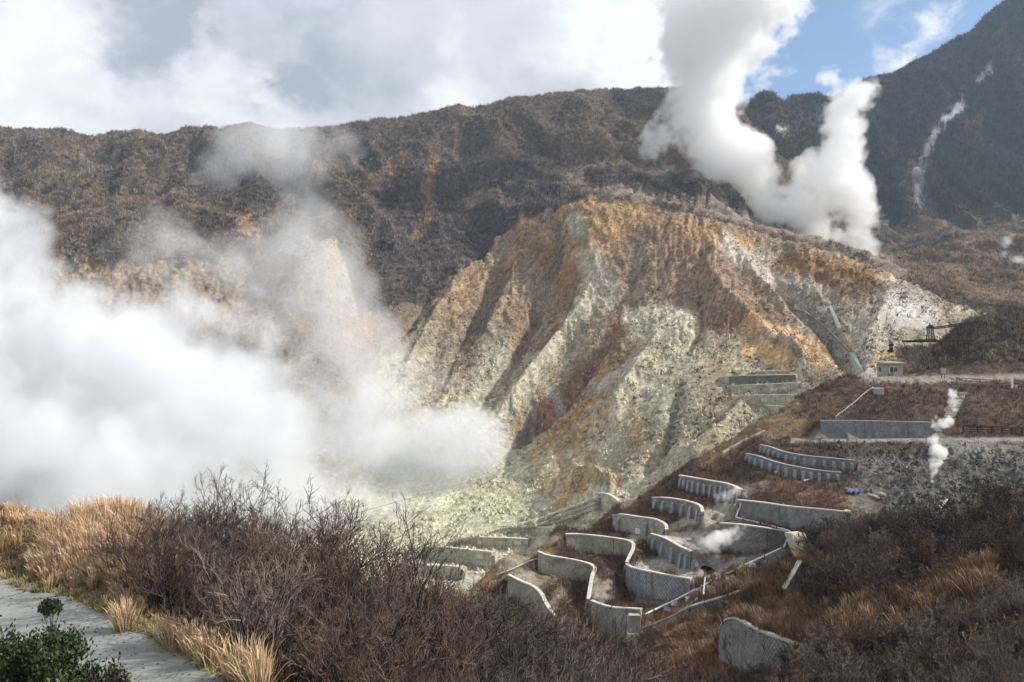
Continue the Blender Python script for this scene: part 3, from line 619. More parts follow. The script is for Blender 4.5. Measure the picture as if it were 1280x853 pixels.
# ------------------------------------------------------------------ materials for built things
def masonry(name, col, mort, sc=1.0, rot=45, streak=0.0):
    m = bpy.data.materials.new(name); m.use_nodes = True
    nt = m.node_tree; N = nt.nodes; L = nt.links; b = N['Principled BSDF']; b.inputs['Roughness'].default_value = .92; b.inputs['Specular IOR Level'].default_value = .2
    uv = N.new('ShaderNodeUVMap'); uv.uv_map = 'UVMap'
    mp = N.new('ShaderNodeMapping'); mp.inputs['Rotation'].default_value = (0, 0, math.radians(rot)); L.new(uv.outputs[0], mp.inputs['Vector'])
    bt = N.new('ShaderNodeTexBrick'); bt.offset = 0 if rot else .5; bt.inputs['Scale'].default_value = sc; bt.inputs['Brick Width'].default_value = .42; bt.inputs['Row Height'].default_value = .42 if rot else .25; bt.inputs['Mortar Size'].default_value = .05
    bt.inputs['Color1'].default_value = (*[c*.8 for c in col], 1); bt.inputs['Color2'].default_value = (*[c*1.25 for c in col], 1); bt.inputs['Mortar'].default_value = (*mort, 1); L.new(mp.outputs[0], bt.inputs['Vector'])
    g = N.new('ShaderNodeNewGeometry')
    n = N.new('ShaderNodeTexNoise'); n.inputs['Scale'].default_value = .55; n.inputs['Detail'].default_value = 8; n.inputs['Roughness'].default_value = .7; L.new(g.outputs['Position'], n.inputs['Vector'])
    mr = N.new('ShaderNodeMapRange'); mr.inputs['From Min'].default_value = .35; mr.inputs['From Max'].default_value = .65; mr.inputs['To Min'].default_value = .68; mr.inputs['To Max'].default_value = 1.25; L.new(n.outputs['Fac'], mr.inputs['Value'])
    mu = N.new('ShaderNodeMix'); mu.data_type = 'RGBA'; mu.blend_type = 'MULTIPLY'; mu.inputs['Factor'].default_value = 1; L.new(bt.outputs['Color'], mu.inputs['A']); L.new(mr.outputs[0], mu.inputs['B'])
    # rust and lichen streaks running down
    m2 = N.new('ShaderNodeMapping'); m2.inputs['Scale'].default_value = (.9, .06, 1); L.new(uv.outputs[0], m2.inputs['Vector'])
    n2 = N.new('ShaderNodeTexNoise'); n2.inputs['Scale'].default_value = 1.1; n2.inputs['Detail'].default_value = 5; L.new(m2.outputs[0], n2.inputs['Vector'])
    r2 = N.new('ShaderNodeMapRange'); r2.inputs['From Min'].default_value = .56; r2.inputs['From Max'].default_value = .68; r2.inputs['To Max'].default_value = .6+streak; L.new(n2.outputs['Fac'], r2.inputs['Value'])
    m3 = N.new('ShaderNodeMix'); m3.data_type = 'RGBA'; m3.inputs['B'].default_value = (.19, .12, .065, 1) if streak else (col[0]*.55, col[1]*.5, col[2]*.45, 1); L.new(r2.outputs[0], m3.inputs['Factor']); L.new(mu.outputs['Result'], m3.inputs['A'])
    b2 = N.new('ShaderNodeTexBrick'); b2.offset = 0; b2.inputs['Scale'].default_value = 1; b2.inputs['Brick Width'].default_value = 7.3; b2.inputs['Row Height'].default_value = 60; b2.inputs['Mortar Size'].default_value = .06; b2.inputs['Mortar Smooth'].default_value = .3
    L.new(uv.outputs[0], b2.inputs['Vector']); m4 = N.new('ShaderNodeMix'); m4.data_type = 'RGBA'; m4.inputs['B'].default_value = (.05, .045, .04, 1); j_ = N.new('ShaderNodeMath'); j_.operation = 'MULTIPLY'; j_.inputs[1].default_value = .75
    L.new(b2.outputs['Fac'], j_.inputs[0]); L.new(j_.outputs[0], m4.inputs['Factor']); L.new(m3.outputs['Result'], m4.inputs['A'])
    L.new(m4.outputs['Result'], b.inputs['Base Color'])
    bp = N.new('ShaderNodeBump'); bp.inputs['Distance'].default_value = .05; bp.inputs['Strength'].default_value = 1
    a = N.new('ShaderNodeMath'); a.operation = 'MULTIPLY_ADD'; a.inputs[1].default_value = -.6; L.new(bt.outputs['Fac'], a.inputs[0]); L.new(n.outputs['Fac'], a.inputs[2]); L.new(a.outputs[0], bp.inputs['Height']); L.new(bp.outputs[0], b.inputs['Normal'])
    return m
MW = [masonry('grey_block_wall', (.35, .35, .33), (.24, .24, .225), 1.5), masonry('sunlit_tan_concrete', (.40, .385, .32), (.29, .28, .23), 1.6), masonry('shaded_grey_wall', (.25, .25, .24), (.15, .15, .145), 1.35), masonry('shaded_blue_wall', (.24, .25, .275), (.15, .16, .18), 1.4)]  # tan for sunlit walls, dark grey and blue-grey for shaded ones: light put into colour
MWs = masonry('stained_wall', (.30, .31, .33), (.16, .17, .18), streak=.4)
MDAM = masonry('dam_concrete', (.42, .42, .33), (.36, .36, .28), sc=.18, rot=0)
MRIB = masonry('ribbed_concrete', (.23, .23, .20), (.10, .10, .09), sc=.9, rot=0)
M_cope = mat('pale_coping', (.52, .50, .43), .85, .25, 1.5, .03, 8)
M_butt = mat('buttress_concrete', (.27, .28, .30), .9, .3, 2, .03, 8)
M_conc = mat('pale_concrete', (.48, .46, .34), .88, .18, 1.4, .02, 10)
M_concg = mat('grey_concrete', (.33, .33, .31), .88, .25, 1.0, .03, 6)
M_steel = mat('dark_steel', (.030, .026, .026), .6, .3, 4, 0, 5, metal=.3)
M_pipe = mat('galvanised_pipe', (.62, .62, .63), .45, .15, 2, metal=.25)
M_black = mat('black_rubber', (.03, .03, .032), .6)
M_wood = mat('weathered_wood', (.23, .18, .14), .9, .3, 5)
M_white = mat('white_paint', (.8, .8, .78), .6, .08, 3)
M_scrap = mat('blue_grey_sheet', (.30, .36, .42), .6, .3, 2)
M_tarp = mat('blue_tarp', (.20, .30, .46), .6, .3, 3, .05, 6)
M_hutwall = mat('cream_hut_wall', (.30, .285, .235), .85, .22, 1.5)
M_roof = mat('hut_roof', (.33, .31, .26), .6, .25, 2)
M_door = mat('pale_blue_door', (.22, .36, .40), .6, .15, 3)
M_glass = mat('dark_window', (.03, .032, .035), .25, .1, 3, spec=.5)
M_orange = mat('orange_paint', (.75, .30, .05), .6)
M_yellow = mat('yellow_plastic', (.80, .55, .03), .45, .1, 6)
M_stone = mat('boulder_stone', (.42, .40, .33), .95, .35, 1.2, .08, 4)
M_dstone = mat('grey_stone', (.20, .19, .175), .95, .4, 1.5, .08, 4)
M_grate = mat('rusty_grate', (.07, .04, .045), .8)

def offset_path(pts, d):
    out = []
    for i, p in enumerate(pts):
        t = (pts[min(i+1, len(pts)-1)]-pts[max(i-1, 0)]); t.z = 0; t.normalize()
        out.append(p+Vector((-t.y, t.x, 0))*d)
    return out
def strip_mesh(name, f0, f1, b1, b0, m, parent, uvs=True, **kw):
    """closed bar along a path: front foot, front top, back top, back foot"""
    n = len(f0); bm = bmesh.new(); uvl = bm.loops.layers.uv.new('UVMap')
    rows = [[bm.verts.new(p) for p in r] for r in (f0, f1, b1, b0)]
    s = [0.0]
    for i in range(1, n): s.append(s[-1]+(f0[i]-f0[i-1]).length)
    H = [(f1[i]-f0[i]).length for i in range(n)]; T = (b1[0]-f1[0]).length
    for r in range(4):
        r2 = (r+1) % 4
        for i in range(n-1):
            f = bm.faces.new((rows[r][i], rows[r][i+1], rows[r2][i+1], rows[r2][i]))
            vv = {0: (lambda q: 0, lambda q: H[q]), 1: (lambda q: H[q], lambda q: H[q]+T), 2: (lambda q: H[q]+T, lambda q: 2*H[q]+T), 3: (lambda q: -T, lambda q: 0)}[r]
            for lp, (q, w_) in zip(f.loops, ((i, 0), (i+1, 0), (i+1, 1), (i, 1))): lp[uvl].uv = (s[q], vv[w_](q))
    for e in (0, n-1):
        f = bm.faces.new([rows[k][e] for k in (range(4) if e == 0 else range(3, -1, -1))])
        for lp in f.loops: lp[uvl].uv = (lp.vert.co.y, lp.vert.co.z)
    me = bpy.data.meshes.new(name); bmesh.ops.recalc_face_normals(bm, faces=bm.faces); bm.to_mesh(me); bm.free(); me.materials.append(m)
    return link(name, me, parent, **kw)
for w in WALLS:
    far = w['r'][0] > 100
    ft, tp = w['foot'], w['top']
    th = .7 if far else .45
    mid = ft[len(ft)//2]
    org = Vector((mid.x, mid.y, mid.z))
    kind = 'check_dam' if far else 'retaining_wall'
    root = empty(kind, org, w['l'], 'dam' if far else 'wall', 'check dams of pale concrete' if far else 'retaining walls on the terraces')
    loc = lambda P_: [p-org for p in P_]
    low = loc([Vector((p.x, p.y, p.z-.9)) for p in ft]); tpl = loc(tp)
    # battered face: the crest leans back a little
    crest = offset_path(tpl, .12 if far else .10); back = offset_path(tpl, th); backlow = offset_path(low, th)
    mt_ = MDAM if far else (MWs if w['n'] == 'e' else MW[w['tone']])
    nn = 4 if w['n'] == 'C2' else 0
    if w['n'] == 'C2':
        k = len(low)//2-2
        strip_mesh('wall_face', low[:k+1], crest[:k+1], back[:k+1], backlow[:k+1], MDAM, root)
        strip_mesh('ribbed_face', low[k:], crest[k:], back[k:], backlow[k:], MRIB, root, label='dark ribbed half of the dam')
    else:
        strip_mesh('wall_face', low, crest, back, backlow, mt_, root)
    c0 = offset_path(tpl, .04 if not far else .02); c3_ = offset_path(tpl, th+.08); up = Vector((0, 0, .16 if not far else .2))
    dn = Vector((0, 0, .004))
    strip_mesh('coping', [p+dn for p in c0], [p+up for p in c0], [p+up for p in c3_], [p+dn for p in c3_], M_cope if w['tone'] != 3 else M_butt, root)
    if w['b']:
        n = w['b']; N0 = len(ft)-1; s0 = w.get('b0', 0)
        for k in range(n):
            t = s0+(1-s0)*(k+.5)/n; q = t*N0; i = min(int(q), N0-1); f = q-i
            a = ft[i].lerp(ft[i+1], f)-org; h = tp[i].lerp(tp[i+1], f)-org
            d = (ft[i+1]-ft[i]); d.z = 0; d.normalize(); nrm = Vector((d.y, -d.x, 0))     # towards the front
            hh = (h.z-a.z); bw = .28 if n < 10 else .24; mb = MB(); pr = .55 if n < 10 else .5; kt = .72
            q0 = a-nrm*.05; vs = []
            for sx in (-1, 1):
                e = d*bw*sx
                vs += [q0+e+Vector((0, 0, -.7)), q0+e+nrm*(pr+.1)+Vector((0, 0, -.7)), q0+e+nrm*(pr*.45)+Vector((0, 0, hh*kt)), q0+e-nrm*.06+Vector((0, 0, hh*kt+.12))]
            mb.add(vs, [(0, 1, 2, 3), (7, 6, 5, 4), (1, 5, 6, 2), (2, 6, 7, 3), (0, 4, 5, 1), (0, 3, 7, 4)])
            mb.build('buttress', M_butt, root)

# ------------------------------------------------------------------ boulder wall in the valley
def icorock(mb, c, r, seed, sq=(1, 1, 1)):
    rr = random.Random(seed); bm = bmesh.new(); bmesh.ops.create_icosphere(bm, subdivisions=1, radius=1)
    Rm = Matrix.Rotation(rr.uniform(0, 6), 3, 'Z')@Matrix.Rotation(rr.uniform(0, 6), 3, 'X')
    vs = []
    for v in bm.verts:
        p = Rm@(v.co*(1+rr.uniform(-.22, .18)))
        vs.append(Vector(c)+Vector((p.x*sq[0], p.y*sq[1], p.z*sq[2]))*r)
    mb.add(vs, [[v.index for v in f.verts] for f in bm.faces]); bm.free()
def lerp2(pts, t):
    q = t*(len(pts)-1); i = min(int(q), len(pts)-2); f = q-i
    return [pts[i][k]*(1-f)+pts[i+1][k]*f for k in range(2)]
topL = [(560,676),(590,668),(623,659),(655,652),(680,644),(705,635),(728,627),(748,619)]
botL = [(568,680),(598,672),(632,664),(662,661),(690,657),(712,650),(730,643),(744,637)]
mb = MB(); c0 = at(*lerp2(botL, .6), 182, 260)
k = 0
for i in range(64):
    t = i/63; a = lerp2(topL, t); b = lerp2(botL, t); D = hit(b[0], b[1], 182, 260)
    hgt = b[1]-a[1]; n = max(1, int(round(hgt/5.2)))
    for j in range(n):
        y = b[1]-(j+.5)*hgt/n; x = b[0]+(a[0]-b[0])*(j+.5)/n
        p = P(x+random.uniform(-.6, .6), y, D)-c0
        icorock(mb, p-Vector((0, 1.3, -.25)), .72*random.uniform(.8, 1.1), k, (1, .9, .8)); k += 1
o = mb.build('boulder_wall', M_stone, label='wall of round pale boulders climbing across the foot of the far slope', cat='wall', loc=c0)
mb = MB()
for i in range(40):
    t = i/39; a = lerp2([(905,566),(930,552),(955,540)], t); D = hit(a[0], a[1], 62, 182); mb.box(P(a[0], a[1]-.6, D)-P(930, 552, 150), (.35, .35, .35), rz=.4)
mb.build('stone_kerb', M_cope, label='dotted line of pale kerb blocks climbing the edge of the spur', cat='kerb', loc=P(930, 552, 150))

# ------------------------------------------------------------------ hut
D = 176; hb = P(1112.5, 470.6, D); hb.z = max(gz(hb.x+a_, hb.y+b_) for a_ in (-2, 0, 2) for b_ in (-2.5, -1))-.1
root = empty('hut', hb, 'small cream flat-roofed hut standing at the edge of the upper terrace', 'hut', rz=math.radians(4))
hz = hb.z; H = max(2.5, (HY-454.5)/F*D-hz); w_, d_ = 3.6, 3.4
mb = MB(); mb.box((0, 0, H/2-.2), (w_, d_, H+.4)); mb.build('wall', M_hutwall, root)
mb = MB(); mb.box((0, 0, H+.10), (w_+1.1, d_+1.0, .16)); mb.box((0, 0, H+.22), (w_+.9, d_+.8, .12)); mb.build('roof', M_roof, root)
wn = MB(); wn.box((-.1, -d_/2-.012, 1.35), (1.45, .03, 1.15)); wo = wn.build('window', M_glass, root)
fr = MB()
for x in (-.95, -.1, .75): fr.box((x, -d_/2-.03, 1.35), (.06, .05, 1.25))
for z_ in (.76, 1.95): fr.box((-.1, -d_/2-.034, z_), (1.76, .05, .06))
fr.build('window_frame', M_white, wo)
dm = MB(); dm.box((-w_/2-.012, -1.1, .95), (.03, .8, 1.9)); do_ = dm.build('door', M_door, root); hd = MB(); hd.box((-w_/2-.05, -.8, .95), (.05, .05, .14)); hd.build('handle', M_steel, do_)
wn = MB(); wn.box((-w_/2-.012, .55, 1.35), (.03, .75, .9)); wn.build('window', M_glass, root, label='small side window')
bx = MB(); bx.box((.2, -d_/2-.35, .45), (1.1, .5, .9)); bx.box((.2, -d_/2-.35, .93), (1.2, .6, .06)); bx.build('counter', M_concg, root)

# ------------------------------------------------------------------ ropeway platform
D = 184; rb = P(1163, 427, D)
root = empty('ropeway_platform', rb, 'black steel ropeway platform with a lattice tower and truss sticking out of the bushes', 'platform')
L_ = lambda px, py, dd=0: P(px, py, D+dd)-rb
mb = MB()
for dy in (-.9, .9): mb.bar(L_(1130, 427)+Vector((0, dy, 0)), L_(1214, 426)+Vector((0, dy, 0)), .22, .42)
for k in range(15):
    p = L_(1131, 426.9).lerp(L_(1213, 426), k/14); mb.bar(p+Vector((0, -1, .02)), p+Vector((0, 1, .02)), .12, .1)
mb.bar(L_(1143, 425.3), L_(1170, 424.6), .5, .2)
mb.build('deck', M_steel, root)
tw = MB(); zt = (427-411)/F*D
cs = [(-.65, -.65), (.65, -.65), (.65, .65), (-.65, .65)]
for k, (x, y) in enumerate(cs):
    x2, y2 = cs[(k+1) % 4]; tp = .62
    tw.bar((x, y, 0), (x*tp, y*tp, zt), .10)
    for q in range(4):
        a0, a1 = q/4, (q+1)/4; s0, s1 = 1-.38*a0, 1-.38*a1
        tw.bar((x*s0, y*s0, zt*a0), (x2*s1, y2*s1, zt*a1), .055); tw.bar((x2*s0, y2*s0, zt*a0), (x*s1, y*s1, zt*a1), .055); tw.bar((x*s1, y*s1, zt*a1), (x2*s1, y2*s1, zt*a1), .055)
tw.build('tower', M_steel, root)
hd = MB(); hd.box((0, 0, zt+.25), (1.25, 1.1, .5)); hd.box((0, 0, zt+.6), (.7, .6, .4)); hd.box((-.1, 0, zt+.95), (.22, .22, .5)); hd.box((-.72, 0, zt-.2), (.25, .3, .3)); hd.build('sheave_head', M_steel, root, bevel=.05)
tr = MB()
for dy in (-.5, .5):
    a0, a1 = L_(1167, 409.5)+Vector((0, dy, 0)), L_(1226, 419)+Vector((0, dy, 3)); b0, b1 = L_(1167, 411.6)+Vector((0, dy, 0)), L_(1222, 422)+Vector((0, dy, 3))
    tr.bar(a0, a1, .12); tr.bar(b0, b1, .12)
    for k in range(13):
        tr.bar(a0.lerp(a1, k/13), b0.lerp(b1, (k+.5)/13), .06); tr.bar(b0.lerp(b1, (k+.5)/13), a0.lerp(a1, (k+1)/13), .06)
tr.build('truss', M_steel, root)
for px in (1194, 1208):
    for dy in (-.9, .9):
        lg = MB(); p = L_(px, 427)+Vector((0, dy, 0)); lg.bar(p, p+Vector((0, 0, min(-1, gz((rb+p).x, (rb+p).y)-.3-rb.z))), .16)
        lg.build('support_post', M_steel, root)
# cable from the tower down to the near hill, and the carrier hanging on it
A = P(1163, 410, 184); B = P(150, 722, 34); cb = MB(); pts = []
for k in range(61):
    t = k/60; p = A.lerp(B, t); p.z -= 6.6*t*(1-t); pts.append(p-A)
cb.tube(pts, .013, 5)
cb.build('cable', M_dstone, label='thin ropeway cable sagging across the steam from the tower to the near hill', cat='cable', loc=A)
t = .0
for k in range(600):
    t = k/600; p = A.lerp(B, t); p.z -= 6.6*t*(1-t)
    if 640+p.x/p.y*F < 1114: break
cr = p.copy(); root = empty('cable_carrier', cr, 'small black carrier with wheels hanging tilted on the ropeway cable beside the tower', 'carrier')
dr = (B-A).normalized(); mb = MB(); mb.bar(-dr*1.1+Vector((0, 0, -.1)), dr*.9+Vector((0, 0, -.1)), .16, .3); mb.bar(-dr*.1, dr*.3+Vector((0, 0, -.9)), .15); mb.box(dr*.35+Vector((0, 0, -.75)), (.9, .5, .5)); mb.build('frame', M_steel, root)
for s_ in (-1.0, -.5, .4, .9):
    wb = MB(); c_ = dr*s_+Vector((0, 0, .28 if s_ < -.6 or s_ > .6 else -.35)); wb.tube([c_+Vector((0, -.12, 0)), c_+Vector((0, .12, 0))], .24, 12); wb.build('wheel', M_steel, root)
pb = P(150, 722, 34); g_ = gz(pb.x, pb.y)
mb = MB(); mb.tube([(0, 0, g_-pb.z-.3), (0, 0, .15)], .07, 8); mb.box((0, 0, .15), (.2, .2, .12)); mb.build('cable_post', M_steel, label='short steel post holding the near end of the ropeway cable', cat='post', loc=pb)

# ------------------------------------------------------------------ fences, stairs, posts on the upper terrace
def fence(name, pts, posth, rails, m, label, step, r=(62, 182), pw=.09):
    P0 = at(*pts[0], *r); g = []
    for a, b in zip(pts[:-1], pts[1:]):
        A_, B_ = at(*a, *r), at(*b, *r); n = max(1, int((B_-A_).length/step))
        g += [A_.lerp(B_, k/n) for k in range(n)]
    g.append(at(*pts[-1], *r))
    for p in g: p.z = gz(p.x, p.y)
    root = empty(name, P0, label, 'fence'); rl = MB()
    for i, p in enumerate(g):
        q = MB(); q.box(p-P0+Vector((0, 0, posth/2-.15)), (pw, pw, posth+.3)); q.build('post', m, root)
        if i:
            for h in rails: rl.bar(g[i-1]-P0+Vector((0, -.08, h)), p-P0+Vector((0, -.08, h)), .06, .13)
    rl.build('rail', m, root)
fence('wooden_fence', [(1196, 481), (1225, 483), (1250, 484), (1283, 485)], 1.45, (.4, .85, 1.3), M_wood, 'grey wooden rail fence along the edge of the upper terrace', 2.2, pw=.2)
fence('guard_fence', [(1204, 541), (1240, 542), (1290, 542)], 1.3, (.3, .65, 1.0, 1.25), M_steel, 'dark rail fence behind the dirt track at the foot of the brown bank', 1.6, pw=.15)
b0 = at(1187, 521); b1 = at(1202, 492)
root = empty('stairs', b0, 'steep flight of grey steps climbing the brown bank behind the steam column', 'stairs')
for k in range(15):
    t = k/14; p = b0.lerp(b1, t); p.z = gz(p.x, p.y)+.1; q = MB(); q.box(p-b0, (2.0, .28, .24)); q.build('step', M_cope, root)
q = MB()
for s_ in (-1.05, 1.05): q.bar(Vector((s_, 0, .15)), b1-b0+Vector((s_, 0, .3)), .08, .12)
q.build('stringer', M_wood, root)
p = at(1265, 485); mb = MB(); mb.box((0, 0, .8), (.34, .3, 2.0)); mb.box((0, 0, 1.84), (.44, .4, .1)); mb.build('white_post', M_white, label='white post rising above the wooden fence at the picture edge', cat='post', loc=p, bevel=.02)
p = at(1270.5, 485.2); mb = MB(); mb.tube([(0, 0, -.1), (0, 0, .06), (0, 0, .35), (0, 0, .7)], [.28, .27, .14, .05], 10); mb.build('orange_cone', M_orange, label='orange cone beside the white post', cat='cone', loc=p)
p = at(1179, 473); p.z = gz(p.x, p.y); root = empty('equipment_cabinet', p, 'grey cabinet on two legs between the rocks and the fence', 'cabinet')
mb = MB(); mb.box((0, 0, 1.35), (.8, .5, .9)); mb.box((0, 0, 1.84), (.95, .65, .08)); mb.build('box', M_concg, root, bevel=.03)
for x in (-.3, .3): mb = MB(); mb.box((x, 0, .4), (.1, .1, 1.1)); mb.build('leg', M_steel, root)
# handrail on the spur slope, with its small concrete foot
a = at(1045, 524); b = at(1092, 487); mb = MB(); n = 12; pr = None
for k in range(n+1):
    p = a.lerp(b, k/n); p.z = gz(p.x, p.y)+.45; p = p-a
    if pr is not None: mb.bar(pr, p, .09)
    mb.bar(p, p-Vector((0, 0, .6)), .06); pr = p
mb.build('handrail', M_pipe, label='thin pale handrail slanting up the brown spur below the hut', cat='handrail', loc=a)
p = at(1097, 491); mb = MB(); mb.box((0, 0, .2), (1.8, 1.0, 1.1)); mb.box((0, 0, .79), (1.95, 1.15, .1)); mb.build('concrete_block', M_concg, label='small square concrete block at the top of the handrail', cat='block', loc=p, bevel=.04)

# ------------------------------------------------------------------ pipes
def pipe(name, pts, rad, label, supports=True, r=(62, 182), lift=.35, m=None, cat='pipe'):
    W3 = []
    for a, b in zip(pts[:-1], pts[1:]):
        n = max(2, int(math.hypot(a[0]-b[0], a[1]-b[1])/5))
        for k in range(n): W3.append((a[0]+(b[0]-a[0])*k/n, a[1]+(b[1]-a[1])*k/n))
    W3.append(pts[-1]); q = []
    Dv = [hit(x, y+lift*F/120, *r) for x, y in W3]
    for _ in range(6): Dv = [Dv[0]]+[(Dv[i-1]+2*Dv[i]+Dv[i+1])/4 for i in range(1, len(Dv)-1)]+[Dv[-1]]
    for (x, y), D in zip(W3, Dv): q.append(P(x, y, D-.2))
    o0 = q[0].copy(); root = empty(name, o0, label, cat)
    mb = MB(); mb.tube([p-o0 for p in q], rad, 8); mb.build('tube', m or M_pipe, root, smoothf=True)
    if supports:
        s = 0; last = -9
        for i in range(1, len(q)-1):
            s += (q[i]-q[i-1]).length
            if s-last > 3.0:
                last = s; g_ = gz(q[i].x, q[i].y); mb = MB(); p = q[i]-o0
                h = min(-.25, g_-q[i].z-.2)
                mb.bar(p+Vector((-.25, 0, .28)), p+Vector((-.25, 0, h)), .11); mb.bar(p+Vector((.25, 0, .28)), p+Vector((.25, 0, h)), .11); mb.bar(p+Vector((-.3, 0, -.17)), p+Vector((.3, 0, -.17)), .1)
                mb.build('support', M_black, root)
pipe('long_pipe', [(927,628),(920,647),(953,655),(988,664),(980,684),(930,707),(881,731),(845,750),(800,771),(786,771)], .13, 'long white pipe on black supports, zigzagging from the dark block wall to the pillar')
pipe('pipe', [(881,722),(879,744)], .11, 'short upright white pipe crossing the long pipe below the steam vent', False)
pipe('pipe', [(872,748),(860,757),(849,765)], .10, 'short thin pipe branching off below the long pipe', False)
pipe('pipe', [(620,719),(640,712),(660,702),(672,698)], .09, 'thin grey pipe crossing the ochre slope to the hook-shaped wall', False, lift=.15)
pipe('pipe', [(786,781),(782,787),(762,792)], .08, 'short pipe leading left from the pale pillar', False, lift=.2)
pipe('hose', [(895,655),(915,650),(950,656),(985,664),(1010,662),(1016,672),(1020,690)], .07, 'black hose lying along the top of the sloping block wall', False, lift=.15, m=M_black, cat='hose')
# pale pillar at the lower end
D = hit(793, 804); pb = P(793, 805, D); root = empty('stair_pillar', pb, 'pale square concrete pillar with steel rails at the lower end of the long pipe', 'pillar')
k = D/F
mb = MB(); mb.box((0, .6, 6*k-.3), (16*k, 1.2, 12*k+.6)); mb.build('base', M_cope, root, bevel=.03)
mb = MB(); mb.box((.1, .9, 23*k), (14*k, 1.0, 21*k)); mb.build('shaft', M_concg, root, bevel=.03)
mb = MB(); mb.bar((-8*k, .2, 12*k), (-8*k, .2, 34.5*k), .08); mb.bar((8*k, .2, 12*k), (8*k, .2, 34.5*k), .08); mb.bar((-8*k, .2, 34.5*k), (8*k, .2, 34.5*k), .08); mb.build('rail', M_pipe, root)
# concrete chute block
D = hit(1002, 703); k = D/F; cb_ = P(1002, 703, D); root = empty('concrete_chute', cb_, 'pale yellow bent concrete block at the right-hand bend of the pipe', 'block')
o2 = lambda x, y, dd=0: Vector(((x-1002)*k, dd, (703-y)*k))
fr_ = [o2(989, 667, .5), o2(993, 682, .1), o2(1001, 702, -.3), o2(1004, 692, -.4), o2(998, 680, -.2), o2(991, 666, .2)]
outl = [(989, 667, .6), (1009, 668, 1.6), (1018, 684, 1.0), (1018.5, 692, .6)]
bm = bmesh.new()
A_ = [o2(989, 667, 0), o2(992, 682, -.6), o2(1001, 702, -1.2), o2(1018.5, 702, -1.2), o2(1018.5, 691, -1.2), o2(1016, 682, -.3), o2(1010, 668, 1.2)]
lef = [o2(989.5, 667, 0), o2(993, 681, -.5), o2(1002, 703, -1.2), o2(1004.5, 691.5, -1.3), o2(999, 681, -.7), o2(992, 667, 0.1)]
rig = [v+Vector((15*k, .5, 0)) for v in lef]
va = [bm.verts.new(v) for v in lef]; vb = [bm.verts.new(v) for v in rig]
va2 = [bm.verts.new(v+Vector((-.3, 1.8, -.3))) for v in (lef[0], lef[1], lef[2])]; vb2 = [bm.verts.new(v+Vector((0, 1.8, -.3))) for v in (rig[0], rig[1], rig[2])]
bm.faces.new(va)
for i in (2, 3, 4): bm.faces.new((va[i], va[i+1], vb[i+1], vb[i]))
bm.faces.new(vb[::-1])
bm.faces.new((va[5], va[0], vb[0], vb[5])); bm.faces.new((va[0], va2[0], vb2[0], vb[0]))
for i in (0, 1): bm.faces.new((va[i], va[i+1], va2[i+1], va2[i])); bm.faces.new((vb[i+1], vb[i], vb2[i], vb2[i+1])); bm.faces.new((va2[i], va2[i+1], vb2[i+1], vb2[i]))
bm.faces.new((va[2], vb[2], vb2[2], va2[2]))
bmesh.ops.recalc_face_normals(bm, faces=bm.faces); me = bpy.data.meshes.new('body'); bm.to_mesh(me); bm.free(); me.materials.append(M_conc); link('body', me, root)
# vent grate
p = at(884, 716); root = empty('steam_vent', p, 'dark rusty bundle of rods over the hole where steam comes out', 'vent')
mb = MB(); mb.tube([(0, 0, -.3), (0, 0, .25), (.05, .1, .35)], [1.35, 1.25, .9], 14); mb.build('pit_rim', M_grate, root)
mb = MB()
for i in range(16): mb.bar((-1.3+i*.17, -.9, .15+.02*i), (-.9+i*.17, .9, 1.0-.03*i), .05)
for i in range(4): mb.bar((-1.3, -.6+.4*i, .4+.15*i), (1.4, -.6+.4*i, .3+.12*i), .05)
mb.build('rod_grid', M_grate, root)

# ------------------------------------------------------------------ scrap sheets, planks, tarp, small boxes
scr = [(913,726,11,'blue-grey sheet lying beside the long pipe, the widest of them'), (888,739,9,'blue-grey sheet just below the upright white pipe'), (893,730,8,'narrow blue-grey sheet right above the long pipe'), (940,709,8,'small blue-grey sheet nearest the pale bent block'),
       (834,764,8,'upright pale blue-grey slab low beside the pipe'), (843,757,8,'tilted blue-grey sheet next to the upright pale slab'), (862,752,9,'blue-grey sheet beside the branching thin pipe'), (872,739,7,'blue-grey sheet left of the upright white pipe')]
for i, (x, y, s, l) in enumerate(scr):
    p = at(x, y); k = p.y/F; rr = random.Random(i); mb = MB(); R_ = Matrix.Rotation(rr.uniform(-.6, .3), 3, 'Z')@Matrix.Rotation(rr.uniform(.35, .8), 3, 'X')
    mb.box((0, 0, .25), (s*k*1.1, s*k*.9, .06), M=R_); mb.box(R_@Vector((s*k*.25, .1, .05))+Vector((0, 0, .25)), (s*k*.5, s*k*.5, .1), M=R_)
    mb.build('metal_sheet', M_scrap, label=l, cat='metal sheet', group='blue-grey sheets along the pipe', loc=p)
for a, b, w_, l in [((1005,602.5),(1016,600),.25,'short white plank on the brown slope under the bowed walls'), ((1175,636),(1185,625.5),.3,'white plank standing slanted in the gravel bowl, the brighter of the crossed pair'), ((1175,628),(1182,630.5),.18,'thin white plank crossing behind the slanted one in the gravel bowl'),
                 ((1179,648),(1196,654),.22,'long pale plank half hidden in the bushes below the gravel bowl'), ((1037,385.5),(1050,412),.0,'')]:
    if not w_: continue
    A_ = at(*a); B_ = at(*b); mb = MB(); mb.bar(Vector((0, 0, .2)), B_-A_+Vector((0, 0, .3)), w_, .08); mb.bar(Vector((0.1, 0, .1)), (B_-A_)*.9+Vector((.1, .1, .22)), w_*.6, .06); mb.build('plank', M_white, label=l, cat='plank', group='white planks', loc=A_)
p = at(1066, 616); k = p.y/F; bm = bmesh.new(); bmesh.ops.create_grid(bm, x_segments=14, y_segments=8, size=1)
for v in bm.verts: v.co = Vector((v.co.x*7*k, v.co.y*.8, .25+.22*math.sin(v.co.x*7+v.co.y*3)+.12*math.sin(v.co.y*9)-.12*v.co.x))
